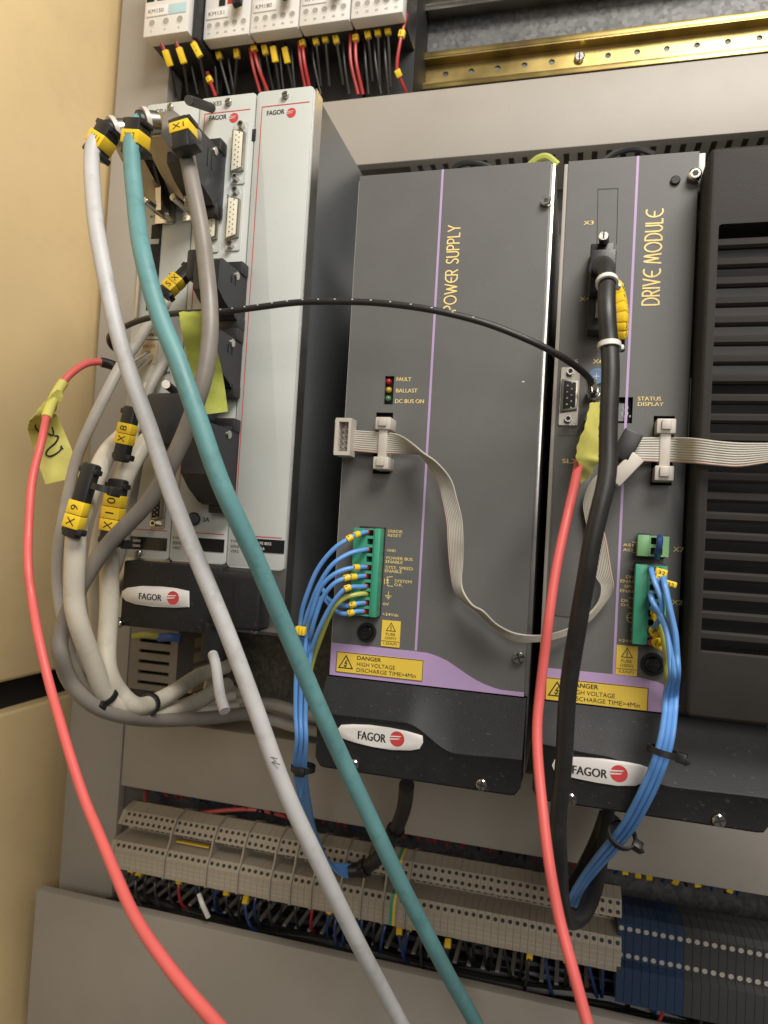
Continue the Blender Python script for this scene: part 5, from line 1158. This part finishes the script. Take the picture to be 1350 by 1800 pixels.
wire([C_(500, 1010, -9), C_(560, 1040, -26), C_(640, 1180, -31), C_(690, 1320, -33), C_(735, 1500, -35), C_(748, 1720, -36)] + dtail(1), 'wire_blue', LD[2], GD, 2.9)
wire([C_(560, 700, -9), C_(600, 740, -24), C_(680, 900, -31), C_(720, 1100, -33), C_(752, 1300, -34), C_(755, 1500, -33), C_(752, 1720, -31)] + [p + Vector((-1.0, 4.2, 0)) for p in dtail(1)], 'wire_blue', LD[3], GD, 2.9)
wire([C_(560, 1150, -10), C_(600, 1180, -20), C_(630, 1300, -22), C_(655, 1450, -22), C_(668, 1600, -20), C_(672, 1800, -18), zz(820, 160, 372), zz(790, 300, 370), zz(750, 440, 370)], 'wire_green_yellow', 'green and yellow earth wire beside the narrower module fuse', None, 2.9)
jp = [C_(600, 345, -9), C_(598, 270, -20), C_(600, 300, -24), C_(590, 380, -24), C_(580, 430, -20), C_(570, 480, -14)]
wire(jp, 'wire_darkblue', 'dark blue wire jumper bridging the small light green plug', None, 3.2)
mg = thing('marker_cluster', C_(600, 660, -20), 'yellow number sleeves on the wires at the narrower module plug', 'wire marker')
for (a, c, Y, L, W) in ((612, 632, -18, 6, 3.4), (600, 690, -19, 4.5, 3), (705, 755, -20, 6.5, 3)):
    o = obox(MB(), C_(a, c, Y), (1, 0, -.22), TOCAM, L, W, 3.4, .6).build('number_sleeve', 'marker_yellow', mg); g = MB()
    for k in range(2): text3(g, '32'[k], C_(a, c, Y) + Vector((-1.6 + 1.8 * k, -1.85, -1.0 - .35 * k)), Vector((1, 0, -.22)).normalized(), Vector((.22, 0, 1)).normalized(), 1.9, 1.3)
    g.build('sleeve_print', 'print_black', o, smooth=False)
mg = thing('marker_cluster', C_(560, 1300, -16), 'yellow ring sleeves at the lowest ways of the narrower module plug', 'wire marker')
for (a, c) in ((550, 1060), (560, 1100), (530, 1250), (565, 1290), (560, 1370), (600, 1390)): MB().ring(C_(a, c, -15), (.3, -1, -.3), 1.5, 2.6, 2.4, 14).build('number_sleeve', 'marker_yellow', mg)
MB().cyl(C_(500, 1360, -9), C_(515, 1375, -15), 2.0, n=12).build('ferrule', 'ferrule_red', mg)
for (a, c, r, ad, ac) in ((815, 340, 5.6, 770, 440), (570, 830, 6.2, 520, 870)):
    ctr = zz(a, c, 348 if c < 500 else 378); t = thing('cable_tie', ctr, 'black cable tie round the upper part of the blue bundle' if c < 500 else 'dark cable tie round the lower part of the blue bundle', 'cable tie')
    i = 2 if c < 500 else 5; dt_ = dtail(1); d = (dt_[i + 1] - dt_[i - 1] if i else dt_[1] - dt_[0]).normalized(); ctr = dt_[i] + d * 6 if c < 500 else dt_[i] + d * 9
    MB().ring(ctr - d * 1.6, d, 6.6, 7.7, 3.2, 20).build('band', 'black_plastic', t); h = Vector((1, -.35, -.2)); h = (h - d * h.dot(d)).normalized()
    obox(MB(), ctr + h * 8.5, d, h, 5, 5, 5, .8).build('head', 'black_plastic', t)
    obox(MB(), ctr + h * 10.5 - Vector((0, 0, 1)), (.5, 0, -1), TOCAM, 3.5, 3, 1.2, .3).build('tail', 'black_plastic', t)
ls = [zz(515, 700, 470), zz(470, 830, 470), zz(400, 980, 462), zz(330, 1100, 452), zz(290, 1190, 446)]
o = thing('wire_sleeve', ls[0], 'dark sleeve hanging under the narrower module cover behind the blue bundle', 'cable sleeve'); MB().tube(ls, 7.0, 14, 6).build('sleeve', 'cable_black', o)
# ================================================================== RIBBON CABLES
def ribbon(name, label, A, B, parts=None, flip=False):
    t = thing(name, A[0], label, 'ribbon cable', 'flat grey ribbon cables')
    A = spline(A, 9); B = spline(B, 9); n = len(A); k = 10; q = 4
    def section(i):
        tt = A[min(i + 1, n - 1)] + B[min(i + 1, n - 1)] - A[max(i - 1, 0)] - B[max(i - 1, 0)]; w = B[i] - A[i]; nn = tt.cross(w); nn.normalize()
        return A[i], w, nn
    for c0, c1, m in ((0, 9, 'ribbon_grey'), (9, 10, 'ribbon_red')):
        vs = []; fs = []; pr = []
        for c in range(c0, c1):
            for j in range(q): pr.append(((c + (j + .0) / q) / k, .20 + .42 * math.sin(math.pi * j / q)))
        pr.append((c1 / k, .20)); K = len(pr)
        for i in range(n):
            a, w, nn = section(i)
            for f, h in pr: vs.append(a + w * f + nn * h)
            for f, h in pr: vs.append(a + w * f - nn * h)
        for i in range(n - 1):
            for j in range(K - 1):
                a = i * 2 * K + j; b_ = a + 2 * K; fs.append((a, b_, b_ + 1, a + 1)); a += K; b_ += K; fs.append((a + 1, b_ + 1, b_, a))
            a = i * 2 * K; b_ = a + 2 * K; fs.append((a, a + K, b_ + K, b_)); a += K - 1; b_ += K - 1; fs.append((b_, b_ + K, a + K, a))
        MB().add(vs, fs).build('flat_conductors' if c0 == 0 else 'marked_conductor', m, t, angle=80)
    return t
z1_ = lambda a, c, Y: P(560 + a * .3259, 600 + c * .3259, Y)
A = [z1_(175, 478, -8), z1_(310, 487, -8.5), z1_(400, 494, -10), z1_(455, 514, -15), z1_(512, 557, -22), z1_(565, 602, -25), z1_(640, 655, -24), z1_(715, 745, -20), z1_(748, 850, -17), z1_(775, 960, -15), P(815, 950, -14)] + [B_(941, 300, -12), B_(935, 425, -14), B_(982, 512, -18), B_(1040, 548, -20), B_(1110, 615, -17), B_(1200, 655, -12), B_(1320, 664, -10), P(985, 1109, -9), P(1010, 1098, -9), P(1037, 1077, -9), P(1052, 1056, -9), P(1056, 1030, -8), P(1046, 1010, -7), P(1040, 960, -6), P(1028, 910, -6), P(1026, 880, -6), P(1040, 845, -8), P(1075, 815, -10)]
B2 = [z1_(175, 592, -8), z1_(300, 603, -8.5), z1_(400, 607, -8), z1_(480, 609, -6), z1_(535, 610, -5), z1_(552, 614, -6), z1_(595, 675, -9), z1_(640, 752, -13), z1_(668, 860, -14), z1_(690, 985, -14), P(786, 950, -14)] + [B_(870, 320, -12), B_(892, 437, -9), B_(935, 492, -7), B_(1000, 540, -7), B_(1060, 598, -6), B_(1180, 690, -8), B_(1320, 698, -9), P(985, 1121, -8), P(1012, 1108, -6), P(1042, 1086, -5), P(1072, 1048, -7), P(1079, 1030, -9), P(1075, 1005, -10), P(1066, 950, -10), P(1054, 905, -10), P(1050, 880, -10), P(1062, 850, -11), P(1095, 830, -13)]
# conductors run between edge A (upper / right) and edge B
rb = ribbon('ribbon_cable', 'flat grey ribbon cable with two sockets drooping across the wide module', A, B2)
def idc(parent, L, R_, T, B, Y, latch=True):
    x0 = P(*L, Y).x; x1 = P(*R_, Y).x; z1 = P(*T, Y).z; z0 = P(*B, Y).z; H = z1 - z0; W = x1 - x0
    o = MB().box(x0 + W * .22, x1 - W * .22, Y - 3, 3, z0 + H * .12, z1 - H * .12, .5).build('ribbon_socket', 'conn_ivory', parent)
    for (a, c) in ((0, .24), (.76, 1.0)):
        e = MB().box(x0, x1, Y - 4.5, 4, z0 + H * a, z0 + H * c, .7).build('latch', 'conn_ivory', o)
        MB().box(x0 + W * .25, x1 - W * .25, Y - 6.2, Y - 4, z0 + H * (a + .06), z0 + H * (c - .02), .5).build('latch_tongue', 'conn_ivory', o)
    return o
idc(rb, (661, 782), (688, 782), (675, 735), (670, 826), -8)
x0, x1 = P(588, 768, -14).x, P(619, 768, -14).x; z1 = P(605, 736, -14).z; z0 = P(602, 801, -14).z
fr = MB(); fr.panel(x0 + 1.2, x1, z0, z1, -17, -7, [(x0 + 3.4, x1 - 1.6, z0 + 2.2, z1 - 2.2)]); pl = fr.build('pin_header', 'conn_ivory', rb, smooth=False)
MB().box(x0 + 2, x1 - 1, -10.5, -7.5, z0 + 1, z1 - 1).build('header_floor', 'cable_dull', pl)
MB().box(x0 - .4, x0 + 1.6, -14, -6, z0 + 1, z1 - .5, .4).build('header_side', 'conn_ivory', pl)
for r in range(2):
    for i in range(5):
        px_ = x0 + 4.6 + r * 2.6; zz_ = z0 + 4.6 + i * (z1 - z0 - 8.6) / 4; MB().box(px_ - .35, px_ + .35, -15.5, -10, zz_ - .35, zz_ + .35).build('pin', 'nickel', pl)
A = [P(1090, 776, -12), P(1118, 770, -11), P(1150, 768.5, -10), P(1190, 768.5, -11), P(1222, 770, -29), P(1262, 775, -33), P(1300, 778, -34), P(1350, 778.5, -34), P(1410, 776, -34)]
B2 = [P(1090, 808, -12), P(1118, 810.5, -11), P(1150, 812, -10), P(1190, 813, -11), P(1222, 815, -29), P(1262, 819, -32), P(1300, 821, -33), P(1350, 814, -34), P(1410, 806, -34)]
rb2 = ribbon('ribbon_cable', 'flat grey ribbon cable with one socket running onto the black ventilated cover', A, B2)
idc(rb2, (1151, 790), (1185, 790), (1168, 738), (1163, 846), -8)
t = thing('ribbon_plug', P(1095, 800, -16), 'black and white plug housing on the ribbon end behind the thick black cable', 'plug')
Rm = Matrix.Rotation(math.radians(-35), 3, 'Y')
c = P(1098, 778, -16); MB().box(c.x - 4, c.x + 6, -22, -8, c.z - 10, c.z + 6, 1, rot=Matrix.Rotation(math.radians(25), 3, 'Y')).build('black_housing', 'black_plastic', t)
c = P(1099, 826, -16); MB().box(c.x - 4, c.x + 4, -22, -10, c.z - 9, c.z + 9, .8, rot=Matrix.Rotation(math.radians(40), 3, 'Y')).build('white_housing', 'conn_ivory', t)
